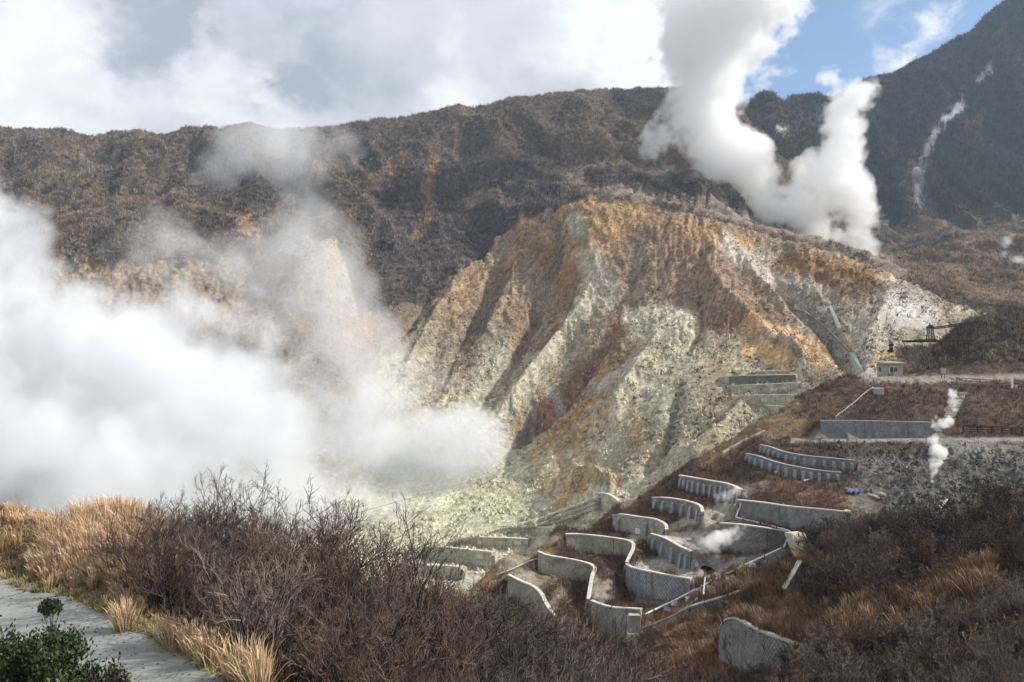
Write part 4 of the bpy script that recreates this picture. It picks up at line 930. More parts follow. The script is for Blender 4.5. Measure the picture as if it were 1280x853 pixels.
r_ = bmesh.ops.extrude_face_region(bm, geom=bm.faces[:]); bmesh.ops.translate(bm, verts=[e for e in r_['geom'] if isinstance(e, bmesh.types.BMVert)], vec=(0, 0, .05))
me = bpy.data.meshes.new('tarp'); bm.to_mesh(me); bm.free(); me.materials.append(M_tarp); link('tarp', me, label='crumpled blue tarp on the gravel above the dark block wall', cat='tarp', loc=p)
for x, y, s, l in [(798,664,.7,'small white box at the foot of the short curved wall'), (971,591,.5,'small white box at the foot of the lower bowed wall')]:
    p = at(x, y+2); mb = MB(); mb.box((0, 0, s*.3), (s*1.3, s, s)); mb.box((0, 0, s*.85), (s*1.4, s*1.1, .06)); mb.build('white_box', M_white, label=l, cat='box', loc=p, bevel=.03)
# boulders one can tell apart
for i, (x, y, r_, d0, d1, l, m_) in enumerate([(1093,622,11,62,182,'large flat boulder at the edge of the gravel bowl', M_dstone), (1214,462,4,182,182.5,'','') , (1190,474,3.2,62,182,'left one of the pale rocks at the foot of the mound', M_dstone), (1199,474,3.6,62,182,'middle one of the pale rocks at the foot of the mound', M_dstone), (1221,474.5,3.4,62,182,'right one of the pale rocks at the foot of the mound', M_dstone), (1058,641,6,62,182,'pale boulder at the end of the dark block wall', M_stone)]):
    if not l: continue
    p = at(x, y, d0, d1); k = p.y/F; mb = MB(); bm = bmesh.new(); bmesh.ops.create_icosphere(bm, subdivisions=3, radius=1); rr = random.Random(i); 
    vs = []
    for v in bm.verts:
        c_ = v.co; q = 1+.28*math.sin(c_.x*3.1+i)*math.cos(c_.y*2.7+i*2)+.12*math.sin(c_.z*7+c_.x*5); vs.append((c_.x*r_*k*q*1.2, c_.y*r_*k*q*.8, c_.z*r_*k*q*.55))
    mb.add(vs, [[v.index for v in f.verts] for f in bm.faces]); bm.free(); mb.build('boulder', m_, label=l, cat='boulder', loc=p)
# ravine works
def slab(pts, thick, m, name, label, cat, r=(182, 330), lift=.15):
    q = [at(x, y, *r) for x, y in pts]; c_ = q[0].copy(); mb = MB(); n = len(q)
    up = Vector((0, 0, lift)); vs = [p-c_+up for p in q]+[p-c_+up-Vector((0, 0, thick+lift+.5)) for p in q]
    mb.add(vs, [tuple(range(n)), tuple(range(2*n-1, n-1, -1))]+[(i, i+n, (i+1) % n+n, (i+1) % n) for i in range(n)]); mb.build(name, m, label=label, cat=cat, loc=c_)
slab([(1036,386), (1039,384), (1052,412), (1048,414)], .5, M_concg, 'concrete_beam', 'pale concrete beam slanting down the head of the ravine', 'beam', lift=.7)
slab([(1061,441), (1069,443), (1079,466), (1070,468)], .4, M_concg, 'spillway', 'grey concrete spillway at the bottom of the ravine beside the hut', 'spillway', lift=.3)
slab([(1020,384.5), (1034,384.5), (1034,390), (1025,393)], .6, M_concg, 'concrete_slab', 'broken concrete slab above the slanting beam in the ravine', 'slab', lift=.5)
q = [(990,388), (1005,391), (1018,400), (1032,411), (1048,427), (1063,442)]
cc = at(*q[0], 182, 400); mb = MB(); g_ = [at(x, y, 182, 400)-cc+Vector((0, 0, .5)) for x, y in q]
for a, b in zip(g_[:-1], g_[1:]): mb.bar(a, b, .5, .5)
mb.build('channel_edge', M_dstone, label='dark channel edge running down the left side of the ravine', cat='channel', loc=cc)
for i, (x, y, l_, l) in enumerate([(1000,388.5,9,'topmost cross beam over the ravine channel'), (1012,399.5,9,'second cross beam over the ravine channel'), (1027,411,9,'third cross beam over the ravine channel'), (1042,426.5,10,'lowest cross beam over the ravine channel')]):
    a, b = at(x-l_*.8, y, 182, 400), at(x+l_, y, 182, 400); b = P(x+l_, y+.4, a.y); mb = MB(); mb.bar(Vector((0, 0, .4)), b-a+Vector((0, 0, .4)), .5, .4); mb.build('cross_beam', M_dstone, label=l, cat='beam', group='cross beams over the ravine channel', loc=a)
p = at(1000.5, 466, 182, 330); mb = MB(); mb.box((0, 0, .8), (.6, .6, 3.0)); mb.box((0, 0, 2.35), (.8, .8, .2)); mb.build('concrete_post', M_cope, label='pale upright post at the right end of the topmost far check dams', cat='post', loc=p)
p = at(1231, 378.5, 250, 400) if False else at(1231, 396, 182, 300); p.z = gz(p.x, p.y); mb = MB(); mb.box((0, 0, .4), (.5, .4, 1.3)); mb.box((0, 0, 1.08), (.6, .5, .1)); mb.build('marker_post', M_white, label='tiny pale marker post on the crest of the mound above the truss', cat='post', loc=p)

# ------------------------------------------------------------------ concrete path on the near hill
bm = bmesh.new(); ed = catmull([Vector((x, y, 0)) for x, y in edge], 5); inn = []
for i, p in enumerate(ed):
    inn.append(p+Vector((-.60, -.80, 0))*PW)
n = len(ed)
nx = 6; rows = [[bm.verts.new(ed[i].lerp(inn[i], k/nx)) for k in range(nx+1)] for i in range(n)]
for i in range(n-1):
    for k in range(nx): bm.faces.new((rows[i][k], rows[i][k+1], rows[i+1][k+1], rows[i+1][k]))
bmesh.ops.recalc_face_normals(bm, faces=bm.faces)
r_ = bmesh.ops.extrude_face_region(bm, geom=bm.faces[:]); bmesh.ops.translate(bm, verts=[e for e in r_['geom'] if isinstance(e, bmesh.types.BMVert)], vec=(0, 0, -.25))
bmesh.ops.recalc_face_normals(bm, faces=bm.faces)
me = bpy.data.meshes.new('path'); bm.to_mesh(me); bm.free()
mp = mat('path_concrete', (.215, .23, .22), .85, .2, .9, .015, 12, col2=(.17, .182, .175)); me.materials.append(mp); link('path', me, kind='structure', loc=(0, 0, PZ))
# dark joints across the path
def joint(px0, py0, px1, py1):
    a = Vector((*ground_pt(px0, py0, PZ), PZ+.004)); b = Vector((*ground_pt(px1, py1, PZ), PZ+.004)); mb = MB(); n = 12; pr = None
    for k in range(n+1):
        p = a.lerp(b, k/n)+Vector((0, .03*math.sin(k*1.9), 0))
        if pr is not None: mb.add([pr, p, p+Vector((0, .06, 0)), pr+Vector((0, .06, 0))], [(0, 1, 2, 3)])
        pr = p
    mb.build('path_joint', M_black, kind='structure')
joint(-5, 751, 36, 739)
# yellow strip on the bank
p = Vector((*ground_pt(20, 679, -7.25), 0)); p = P(20, 678, hit(20, 681, 24, 36)); k = p.y/F
mb = MB(); pts = [Vector((-5*k, 0, 7*k)), Vector((-2*k, -.05, 8*k)), Vector((2*k, -.1, 3*k)), Vector((6*k, -.1, -1*k)), Vector((10*k, 0, -4*k))]
for a, b in zip(pts[:-1], pts[1:]): mb.bar(a, b, .05, .13)
mb.bar(Vector((-7*k, .1, 5*k)), Vector((-3*k, .1, 2*k)), .04, .08); mb.bar(Vector((0, .08, 2*k)), Vector((8*k, .06, -5.5*k)), .05, .10)
mb.build('yellow_strip', M_yellow, label='folded bright yellow strip lying on the grassy bank left of the tall grass', cat='strip', loc=p)

# ------------------------------------------------------------------ vegetation
def cells(weight, n, rs):
    """n random ground spots, the chance of each grid cell given by weight"""
    w = weight[:-1, :-1].ravel().astype(float); w /= w.sum(); idx = rs.choice(len(w), n, p=w)
    i, j = np.divmod(idx, len(U)-1); a = rs.random(n); b = rs.random(n)
    def g(A): return (A[i, j]*(1-a)*(1-b)+A[i, j+1]*a*(1-b)+A[i+1, j]*(1-a)*b+A[i+1, j+1]*a*b)
    return np.stack([g(XXd), g(DDd), g(Zd)], 1), i, j
def fuzz(name, pts, size, cols, K, width, up, rs, m, tipcol=1.5, **kw):
    """bundles of thin upright blades, one bundle per point"""
    n = len(pts); N_ = n*K
    c = np.repeat(pts, K, 0); s = np.repeat(size, K)
    th = rs.random(N_)*2*np.pi; tl = np.abs(rs.normal(0, up, N_)); tl = np.minimum(tl, 1.35)
    d = np.stack([np.sin(tl)*np.cos(th), np.sin(tl)*np.sin(th), np.cos(tl)], 1)
    L_ = s*rs.uniform(.55, 1.05, N_)
    o = c+np.stack([rs.normal(0, .16, N_)*s, rs.normal(0, .16, N_)*s, -.06*s], 1)
    side = np.cross(d, rs.normal(0, 1, (N_, 3))); side /= np.linalg.norm(side, axis=1, keepdims=True)+1e-9
    w_ = (width*s*rs.uniform(.5, 1.3, N_))[:, None]
    mid = o+d*L_[:, None]*.55; tip = o+d*L_[:, None]+rs.normal(0, .10, (N_, 3))*s[:, None]
    V = np.stack([o-side*w_*.5, o+side*w_*.5, mid+side*w_*.55, mid-side*w_*.55, tip], 1).reshape(-1, 3)
    base = np.arange(N_)*5
    Fc = np.concatenate([np.stack([base, base+1, base+2], 1), np.stack([base, base+2, base+3], 1), np.stack([base+3, base+2, base+4], 1)], 0)
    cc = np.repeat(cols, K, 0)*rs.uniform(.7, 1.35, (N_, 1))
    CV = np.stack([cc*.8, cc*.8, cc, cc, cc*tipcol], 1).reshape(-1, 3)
    me = mesh_np(name, V, Fc, [m], np.clip(CV, .01, .8)); return link(name, me, **kw)
M_far = mat('twig_mass', (1, 1, 1), .95, .12, .05, vcol=True, spec=.1)
M_grass = mat('dry_grass', (1, 1, 1), .8, .15, .8, vcol=True, spec=.2)
rs = np.random.default_rng(5)
# leafless wood on the mountain
vis = np.zeros_like(Zb, bool); m_ = np.full(len(U), 1e9)
PYf = HY-Zb*F/DD
for i in range(len(Ds)):
    vis[i] = PYf[i] < m_+9; m_ = np.minimum(m_, PYf[i])
bright = C.mean(-1)
wt = mtM*(1-BARE)*vis*(DD < 800)*(bright < .16)*(UU > -80)*(UU < 1380)*(PY < 480)
p, i, j = cells(wt, 46000, rs)
col = C[i, j]*1.2+.012
t = rs.random(len(p))[:, None]; col = col*(.7+.75*t)+np.array([.045, .036, .028])*(rs.random((len(p), 1)) > .55)
sz = rs.uniform(1.5, 3.3, len(p))*np.clip(p[:, 1]/520, .55, 1.05)
lw = fbm(p[:, 0]/22, p[:, 1]/30, 501, 3)[:, None]; col = col*(1+.8*lw); g_ = col.mean(-1, keepdims=True); col = (col*.85+g_*.15)*1.32*np.array([1.03, 1.0, .95])
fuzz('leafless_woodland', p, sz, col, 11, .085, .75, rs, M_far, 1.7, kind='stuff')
wt = (DD >= 800)*vis*(SCAR < .5)*(UU > 860)*(UU < 1400)
p, i, j = cells(wt, 15000, rs); col = C[i, j]*1.25+rs.random((len(p), 1))*np.array([.02, .02, .022])
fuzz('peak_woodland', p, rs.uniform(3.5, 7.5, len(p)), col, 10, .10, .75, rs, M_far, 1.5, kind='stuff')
# sparse tufts on bare slopes
wt = BARE*vis*np.clip(fbm(UU/20, PY/16, 401, 3)*2-.1, 0, 1)*(PY < 560)
p, i, j = cells(wt, 3500, rs); col = np.tile(np.array([[.12, .085, .055]]), (len(p), 1))*rs.uniform(.6, 1.6, (len(p), 1))
fuzz('slope_tufts', p, rs.uniform(.6, 1.6, len(p)), col, 8, .09, .7, rs, M_far, 1.4, kind='stuff')
# stones on the crater wall and the gravel bowl
def stones(name, wt, n, s0, s1, colf, kw):
    p, i, j = cells(wt, n, rs)
    oc = np.array([(1, 0, 0), (-1, 0, 0), (0, 1, 0), (0, -1, 0), (0, 0, 1), (0, 0, -1)], float); fc = np.array([(0, 2, 4), (2, 1, 4), (1, 3, 4), (3, 0, 4), (2, 0, 5), (1, 2, 5), (3, 1, 5), (0, 3, 5)])
    s = (s0+(s1-s0)*rs.random(n)**3)
    V = p[:, None, :]+oc[None]*s[:, None, None]*rs.uniform(.5, 1.1, (n, 6, 3))+rs.normal(0, .12, (n, 6, 3))*s[:, None, None]
    Fc = (fc[None]+(np.arange(n)*6)[:, None, None]).reshape(-1, 3)
    cc = colf(C[i, j], n); CV = np.repeat(cc[:, None, :], 6, 1).reshape(-1, 3)
    return link(name, mesh_np(name, V.reshape(-1, 3), Fc, [M_far], np.clip(CV, .02, .7)), **kw)
stones('rubble', BARE*vis*np.clip(.35+fbm(UU/30, PY/24, 411, 3)*1.6, .05, 1)*(UU > 300), 30000, .12, .95, lambda c, n: c*rs.uniform(.7, 1.2, (n, 1))+(rs.random((n, 1)) > .85)*.10, dict(kind='stuff'))
stones('gravel', GRV*vis, 9000, .10, .65, lambda c, n: c*rs.uniform(.6, 1.35, (n, 1)), dict(kind='stuff'))
stones('scattered_stones', terM*vis*(1-GRV)*(UU > 560)*(UU < 1300), 1500, .06, .3, lambda c, n: np.tile(np.array([[.36, .33, .28]]), (n, 1))*rs.uniform(.5, 1.3, (n, 1)), dict(kind='stuff'))
# dry scrub on the terraces
wg = TG*(1-GRV)*vis*(DD > 62)*(DD < 182)*(UU > 540)*(UU < 1320)*(bright < .19)
p, i, j = cells(wg, 30000, rs); col = C[i, j]*rs.uniform(.7, 1.35, (len(p), 1))+rs.random((len(p), 1))*np.array([.035, .021, .014])
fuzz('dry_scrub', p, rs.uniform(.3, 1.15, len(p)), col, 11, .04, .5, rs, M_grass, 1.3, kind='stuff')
# scrub on the mound behind the hut and on the flat ground behind the rim
wm = ((DD > 182) & (DD < 300) & (UU > 1120))*vis*(1-BARE)
p, i, j = cells(wm, 5000, rs); g_ = np.where(rs.random((len(p), 1)) > .8, np.array([[.20, .12, .05]]), np.array([[.085, .068, .062]])); col = g_*rs.uniform(.6, 1.5, (len(p), 1))
fuzz('mound_scrub', p, rs.uniform(.5, 1.35, len(p)), col, 13, .045, .7, rs, M_far, 1.5, kind='stuff')

# ---- grass blades
def grass(name, p, hgt, cols, K, wid, lean, **kw):
    n = len(p); N_ = n*K; c = np.repeat(p, K, 0); h = np.repeat(hgt, K)*rs.uniform(.55, 1.1, N_)
    th = rs.random(N_)*2*np.pi; r0 = rs.random(N_)*.30*np.repeat(hgt, K)*.6
    o = c+np.stack([np.cos(th)*r0, np.sin(th)*r0, -.03+0*r0], 1)
    tl = np.abs(rs.normal(0, lean, N_)); d = np.stack([np.cos(th)*np.sin(tl), np.sin(th)*np.sin(tl), np.cos(tl)], 1)
    bend = rs.uniform(.05, .4, N_)*h
    wv = np.stack([-np.ones(N_)*.9, rs.normal(0, .3, N_), -np.ones(N_)*.25], 1)*.35
    p1 = o+d*(h*.45)[:, None]; p2 = o+d*(h*.8)[:, None]+wv*(bend*.4)[:, None]; p3 = o+d*h[:, None]+(wv+np.stack([np.cos(th), np.sin(th), -.5+0*th], 1)*.3)*bend[:, None]
    a = rs.random(N_)*2*np.pi; sd_ = np.stack([np.cos(a), np.sin(a), 0*a], 1)*(wid*rs.uniform(.6, 1.4, N_))[:, None]
    V = np.stack([o-sd_, o+sd_, p1-sd_, p1+sd_, p2-sd_*.8, p2+sd_*.8, p3], 1).reshape(-1, 3); b = np.arange(N_)*7
    Fc = np.concatenate([np.stack([b+x, b+y, b+z], 1) for x, y, z in ((0, 1, 3), (0, 3, 2), (2, 3, 5), (2, 5, 4), (4, 5, 6))], 0)
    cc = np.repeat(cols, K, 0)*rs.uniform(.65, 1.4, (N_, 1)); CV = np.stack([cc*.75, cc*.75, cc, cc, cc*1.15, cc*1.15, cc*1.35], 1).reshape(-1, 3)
    return link(name, mesh_np(name, V, Fc, [M_grass], np.clip(CV, .01, .8)), **kw)
def area(pts, n, r, d0, d1, jit=1.0):
    """random ground points near a picture-space polyline"""
    out = []
    while len(out) < n:
        t = random.random(); q = lerp2(pts, t); x = q[0]+random.gauss(0, r); y = q[1]+random.gauss(0, r*.6)
        D = hit(x, y, d0, d1); X = (x-640)/F*D; X += random.gauss(0, .2*jit); D += random.gauss(0, .3*jit)
        out.append((X, D, gz(X, D)))
    return np.array(out)
# tall golden grass on the bank beyond the path
wgr = (DD > 19)*(DD < 36)*smooth(-.25, -1.0, ps)*(ps > -13)*(XX > -20.5)*(XX < -9.5)*(1+0*Zb)
wgr = wgr*np.where(XX < -14.6, np.where(PYf < 662, .40, .02), 1)
p, i, j = cells(wgr, 900, rs)
hh = (.45+.85*smooth(-.3, -2.2, ps[i, j])*rs.uniform(.5, 1.1, len(p)))*np.where(PYf[i, j] < 664, .62, 1)*np.where(p[:, 0] < -15.5, .75, 1)
cl_ = np.where(rs.random((len(p), 1)) > .5, np.array([[.40, .27, .165]]), np.array([[.50, .37, .25]]))*rs.uniform(.75, 1.15, (len(p), 1))
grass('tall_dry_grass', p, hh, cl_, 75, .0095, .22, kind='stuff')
# short rough grass at the path edges
e1 = (DD > 9)*(DD < 37)*(ps < .12)*(ps > -1.1)*(XX > -22)*(XX < 0)*1.0
p, i, j = cells(e1, 1500, rs); cl_ = np.where(rs.random((len(p), 1)) > .6, np.array([[.30, .24, .12]]), np.array([[.22, .20, .10]]))*rs.uniform(.7, 1.4, (len(p), 1))
grass('verge_grass', p, rs.uniform(.10, .32, len(p)), cl_, 34, .008, .6, kind='stuff')
e1 = (DD > 22)*(DD < 40)*(ps < -.3)*(XX > -26)*(XX < -14.5)*(ps > -10)*1.0
p, i, j = cells(e1, 1300, rs); cl_ = np.where(rs.random((len(p), 1)) > .5, np.array([[.20, .16, .085]]), np.array([[.26, .17, .10]]))*rs.uniform(.6, 1.4, (len(p), 1))
grass('bank_grass', p, rs.uniform(.10, .35, len(p)), cl_, 30, .010, .7, kind='stuff')
# single big tufts: things one can count
TUFT = [(215,812,'golden grass tuft on the path edge under the first leafless tree'), (240,822,'golden grass tuft a step further along the path edge'), (262,836,'small golden tuft between the two big tufts at the path edge'), (300,858,'broad golden grass tuft at the bottom edge where the path leaves the picture'), (322,868,'pale golden tuft standing in front of the thicket at the bottom edge'), (155,792,'thin golden tuft at the path edge beside the tall grass'), (398,880,'golden tuft at the foot of the thicket right of the path'), (480,905,'low golden tuft at the bottom edge below the thicket')]
for k_, (x, y, l) in enumerate(TUFT):
    D = hit(x, y, 15, 36); p = np.array([[0, 0, 0.]])
    o = grass('grass_tuft', p, np.array([1.15 if y > 840 else .95]), np.array([[.46, .34, .21]]), 210, .009, .33)
    o.location = P(x, y, D); o.location.z = gz(o.location.x, o.location.y); o['label'] = l; o['category'] = 'grass tuft'; o['group'] = 'golden grass tufts along the path'
pp = area([(160,900),(215,880)], 26, 22, 8, 20); grass('path_side_grass', pp+np.array([0, -1.2, .1]), rs.uniform(.35, .75, len(pp)), np.tile(np.array([[.42, .32, .20]]), (len(pp), 1)), 40, .006, .35, kind='stuff')
# orange grass on the right hillside
OG = []
for pts, n, r in [([(905,730),(935,760),(985,790)], 330, 24), ([(830,800),(870,830),(900,800)], 330, 26), ([(800,830),(860,850)], 160, 18), ([(1000,800),(1060,790),(1110,740)], 130, 18), ([(1120,770),(1190,730),(1240,740)], 120, 14), ([(1020,700),(990,720)], 60, 12), ([(1235,700),(1200,740)], 70, 14)]:
    OG.append(area(pts, n, r, 50, 110))
OG = np.concatenate(OG); OG = OG[(OG[:, 1] > 44)]
cl_ = np.where(rs.random((len(OG), 1)) > .5, np.array([[.19, .115, .066]]), np.array([[.27, .18, .112]]))*rs.uniform(.6, 1.25, (len(OG), 1))
grass('orange_grass', OG, rs.uniform(.8, 1.7, len(OG)), cl_, 42, .022, .30, kind='stuff')

# ---- leafless shrubs: stem mesh with a child mesh of twigs
def tubes(br, sides):
    V = []; Fc = []; nv = 0
    for pts, rad in br:
        n = len(pts)
        for i in range(n):
            d = pts[min(i+1, n-1)]-pts[max(i-1, 0)]; a = d.cross(Vector((.3, .2, 1))); 
            if a.length < 1e-4: a = Vector((1, 0, 0))
            a.normalize(); b = d.cross(a).normalized()
            for k in range(sides):
                t = 2*math.pi*k/sides; q = pts[i]+(a*math.cos(t)+b*math.sin(t))*rad[i]; V.append((q.x, q.y, q.z))
        for i in range(n-1):
            for k in range(sides): Fc.append((nv+i*sides+k, nv+i*sides+(k+1) % sides, nv+(i+1)*sides+(k+1) % sides, nv+(i+1)*sides+k))
        nv += n*sides
    return np.array(V), np.array(Fc)
def make_shrub(seed, H=3.0, stems=7, spread=.5, curl=.25, levels=3, rmin=.0046, r0=.035, up=.35, nb=(5, 7, 6)):
    rr = random.Random(seed); big = []; small = []
    def grow(p, d, L_, r, lev):
        n = max(3, int(4+L_*2.0)); pts = [p]; rad = [r]; q = p.copy(); dd = d.copy()
        for k in range(n):
            dd = (dd+Vector((rr.gauss(0, curl), rr.gauss(0, curl), rr.gauss(0, curl*.6)+up*.12))).normalized(); q = q+dd*(L_/n); pts.append(q.copy()); rad.append(r*(1-.75*(k+1)/n)+rmin*.5)
        (big if lev == 0 or r > .016 else small).append((pts, rad))
        if lev < levels:
            for k in range(nb[lev]):
                t = rr.uniform(.22, 1.0); i = min(int(t*n), n-1); s = pts[i].lerp(pts[i+1], t*n-i if t < 1 else 1)
                ax = (pts[i+1]-pts[i]).normalized(); sd_ = ax.cross(Vector((rr.gauss(0, 1), rr.gauss(0, 1), rr.gauss(0, 1)))).normalized()
                nd = (ax*rr.uniform(.55, 1.0)+sd_*rr.uniform(.45, .85)+Vector((0, 0, up*.55))).normalized()
                grow(s, nd, L_*rr.uniform(.32, .58)*(1.12-.35*t), max(rmin, r*(1-.6*t)*.6), lev+1)
    for k in range(stems):
        a = 2*math.pi*(k+rr.random()*.7)/stems; tl = rr.uniform(.12, 1)*spread
        d = Vector((math.cos(a)*math.sin(tl), math.sin(a)*math.sin(tl), math.cos(tl)))
        grow(Vector((math.cos(a)*.12*rr.random(), math.sin(a)*.12*rr.random(), -.25)), d, H*rr.uniform(.75, 1.1), r0*rr.uniform(.7, 1.15), 0)
    return tubes(big, 5), tubes(small, 3)
M_bark = mat('dark_bark', (.060, .048, .044), .9, .35, 6, .01, 30, rand=.45)
M_twig = mat('brown_twig', (.115, .080, .062), .9, .3, 3, rand=.45)
M_twigg = mat('grey_twig', (.15, .118, .10), .9, .3, 3, rand=.45)
M_twigr = mat('red_twig', (.105, .070, .053), .9, .3, 3, rand=.45)
M_twigd = mat('dark_twig', (.060, .046, .045), .9, .3, 3, rand=.45)
HV = {}
def variant(seed, tm, **k):
    (v1, f1), (v2, f2) = make_shrub(seed, **k)
    HV[len(HV)] = float(np.percentile(v2[:, 2], 95))
    a = mesh_np('stem', v1, f1, [M_bark], smoothf=True); b = mesh_np('twigs', v2, f2, [tm]); return a, b
VT = [variant(1, M_twigr, H=2.9, stems=11, spread=.5, nb=(6, 5, 3)), variant(2, M_twigg, H=2.7, stems=12, spread=.45, nb=(6, 5, 3), curl=.16), variant(3, M_twigr, H=2.6, stems=13, spread=.5, curl=.13, nb=(6, 5, 3)),
      variant(4, M_twig, H=3.0, stems=9, spread=.6, curl=.2, nb=(6, 5, 3)), variant(5, M_twig, H=2.4, stems=14, spread=.55, curl=.16, nb=(5, 5, 3)), variant(6, M_twigd, H=2.7, stems=8, spread=.7, curl=.24, nb=(6, 5, 3))]
VF = [variant(11, M_twigd, H=2.6, stems=9, spread=.8, nb=(6, 5, 3), curl=.24, rmin=.013, r0=.045), variant(12, M_twig, H=2.4, stems=10, spread=.7, nb=(6, 5, 3), curl=.2, rmin=.012, r0=.04), variant(13, M_twigg, H=2.2, stems=11, spread=.75, nb=(6, 5, 3), curl=.2, rmin=.012, r0=.035),
      variant(14, M_twigd, H=3.0, stems=7, spread=.95, nb=(7, 5, 3), curl=.28, rmin=.014, r0=.05)]
TR = [variant(21, M_twigd, H=3.7, stems=4, spread=.42, curl=.22, r0=.052, nb=(8, 6, 4), up=.5), variant(22, M_twigd, H=3.5, stems=3, spread=.35, curl=.25, r0=.055, nb=(9, 6, 4), up=.45), variant(23, M_twig, H=3.6, stems=5, spread=.42, curl=.2, r0=.045, nb=(8, 6, 4), up=.5)]
def put(v, x, y, sc, rz, name, label, cat, group, tilt=(0, 0), dz_=0.0, zz=None):
    o = link(name, v[0], label=label, cat=cat, group=group); c = link('twigs', v[1], o)
    o.location = (x, y, (gz(x, y) if zz is None else zz)+dz_); o.rotation_euler = (tilt[0], tilt[1], rz); o.scale = (sc,)*3; return o
rr = random.Random(3)
# single trees that stand out above the thicket: (px of the crown, row of its top, depth)
for k_, (px, top, D, v, l, lean) in enumerate([(172, 648, 24.5, 1, 'small leafless tree with an arching limb, leftmost at the edge of the tall golden grass', -.22), (205, 632, 25, 0, 'gnarled leafless tree with a thick twisted trunk beside the tall golden grass', .1),
      (262, 612, 27, 2, 'tallest leafless tree, its open crown standing highest against the steam', 0), (300, 622, 27.5, 0, 'leafless tree with forked upright limbs just right of the tallest one', .12), (238, 640, 26, 1, 'leafless tree with a crooked upright trunk between the gnarled and the tallest tree', -.1),
      (345, 642, 29, 2, 'leafless tree with a narrow crown, centre of the thicket skyline', .05), (395, 648, 29, 0, 'leafless tree leaning right on the thicket skyline', .25), (440, 655, 30, 2, 'leafless tree with fan-shaped twigs where the skyline starts to drop', .2), (318, 640, 28, 1, 'thin leafless tree behind the forked one', .0),
      (500, 668, 31, 0, 'last tall leafless tree on the skyline before the pale check dams', .25)]):
    X = (px-640)/F*D; g_ = gz(X, D); tz = (HY-top)/F*D; hgt = HV[10+v]
    put(TR[v], X, D, max(.6, (tz-g_)/hgt), rr.uniform(0, 6), 'leafless_tree', l, 'tree', 'leafless trees of the near thicket', (0, lean))
# thicket
SKY = [(120,700),(150,665),(200,640),(270,628),(350,650),(420,660),(470,680),(520,706),(570,726),(610,742),(640,760),(700,778),(750,795),(800,822),(860,846),(1000,846)]
def topline(px): return float(np.interp(px, [a for a, b in SKY], [b for a, b in SKY]))
def tallest(px, py, d0, d1, D):
    return
n_t = 0
for D in (36, 33.5, 31, 29, 27, 25, 23, 21.2, 19.5):
    x0 = {36: 330, 33.5: 250, 31: 190, 29: 165, 27: 160, 25: 170, 23: 215, 21.2: 265, 19.5: 320}[D]
    px = x0+rr.uniform(-10, 10)
    while px < 900 and px < 640+F*9.5/D:
        X = (px-640)/F*D; y = D+rr.uniform(-.9, .9); g_ = gz(X, y); lim = (HY-topline(px)-rr.uniform(0, 16))/F*y
        hmax = lim-g_; k = rr.randrange(6); Hn = HV[k]
        s = min(hmax/Hn*.97, 1.7 if D > 24 else 1.0)*rr.uniform(.86, 1.04)
        if s > .45:
            zone = 0 if px < 560 else 1
            if rr.random() < .0: continue
            l = ('leafless brown shrub packed in the thicket between the path and the steam', 'leafless purplish shrub in the lower thicket in front of the terraces')[zone]
            put(VT[k], X, y, s, rr.uniform(0, 6.3), 'leafless_shrub', l, 'shrub', ('shrubs of the near thicket', 'shrubs of the thicket in front of the terraces')[zone], (rr.uniform(-.12, .12), rr.uniform(-.05, .22))); n_t += 1
        px += rr.uniform(1.2, 1.75)*F/D*1.15
# lower bottom band further down the slope
for D in (60, 54, 48, 43):
    px = 560+rr.uniform(0, 20)
    while px < 1000:
        X = (px-640)/F*D; y = D+rr.uniform(-2, 2); g_ = gz(X, y); lim = (HY-max(topline(px), 700)-rr.uniform(0, 24))/F*y; k = rr.randrange(6); Hn = HV[k]
        s = min(1.3, (lim-g_)/Hn)*rr.uniform(.85, 1.05)
        if s > .5: put(VT[k] if D < 44 else VF[k % 4], X, y, s, rr.uniform(0, 6.3), 'leafless_shrub', 'leafless shrub low on the slope along the bottom edge, between thicket and orange grass', 'shrub', 'shrubs along the bottom edge', (rr.uniform(-.1, .1), rr.uniform(-.1, .1))); n_t += 1
        px += rr.uniform(1.9, 2.9)*F/D
# right hillside
HB = [([(1010,700),(1060,680),(1120,668),(1180,672),(1240,650),(1290,640)], 42, 13, (5, 1, 3), 1.05, 'dark leafless shrub on the crest of the right hillside below the gravel bowl', 'dark shrubs on the right hillside crest', M_twigd),
      ([(1010,740),(1070,730),(1120,740),(1160,710),(1215,700)], 32, 16, (5, 5, 0), 1.0, 'dark leafless shrub in the hollow between the crest and the orange grass', 'dark shrubs in the hollow', M_twigd),
      ([(940,850),(1010,830),(1080,820),(1150,800),(1230,790),(1290,760)], 46, 16, (1, 4, 1), .68, 'pale purplish leafless shrub on the lower right slope under the orange grass', 'purplish shrubs on the lower right slope', None),
      ([(980,880),(1060,870),(1150,850),(1230,840),(1300,820)], 30, 16, (1, 4, 0), .65, 'leafless shrub along the bottom right edge of the picture', 'shrubs along the bottom right edge', None),
      ([(1240,690),(1270,680),(1290,720)], 10, 14, (5, 0, 5), .85, 'dark leafless shrub at the right picture edge above the bare grassy patch', 'dark shrubs at the right edge', None)]
for pts, n, r, ks, s_, l, gname, _m in HB:
    for k in range(n):
        q = lerp2(pts, (k+rr.random())/n); x = q[0]+rr.gauss(0, 5); y = q[1]+rr.gauss(0, r*.55)
        D = hit(x, y+6, 34, 100)
        if D < 34.5 and y > 800: D = rr.uniform(34, 44)
        X = (x-640)/F*D; put(VF[{5: (0, 3)[k % 2], 1: 2, 3: 3, 0: 1, 4: 1}[ks[k % 3]]], X, D, s_*rr.uniform(.75, 1.2), rr.uniform(0, 6.3), 'leafless_shrub', l, 'shrub', gname, (rr.uniform(-.15, .15), rr.uniform(-.15, .15)))
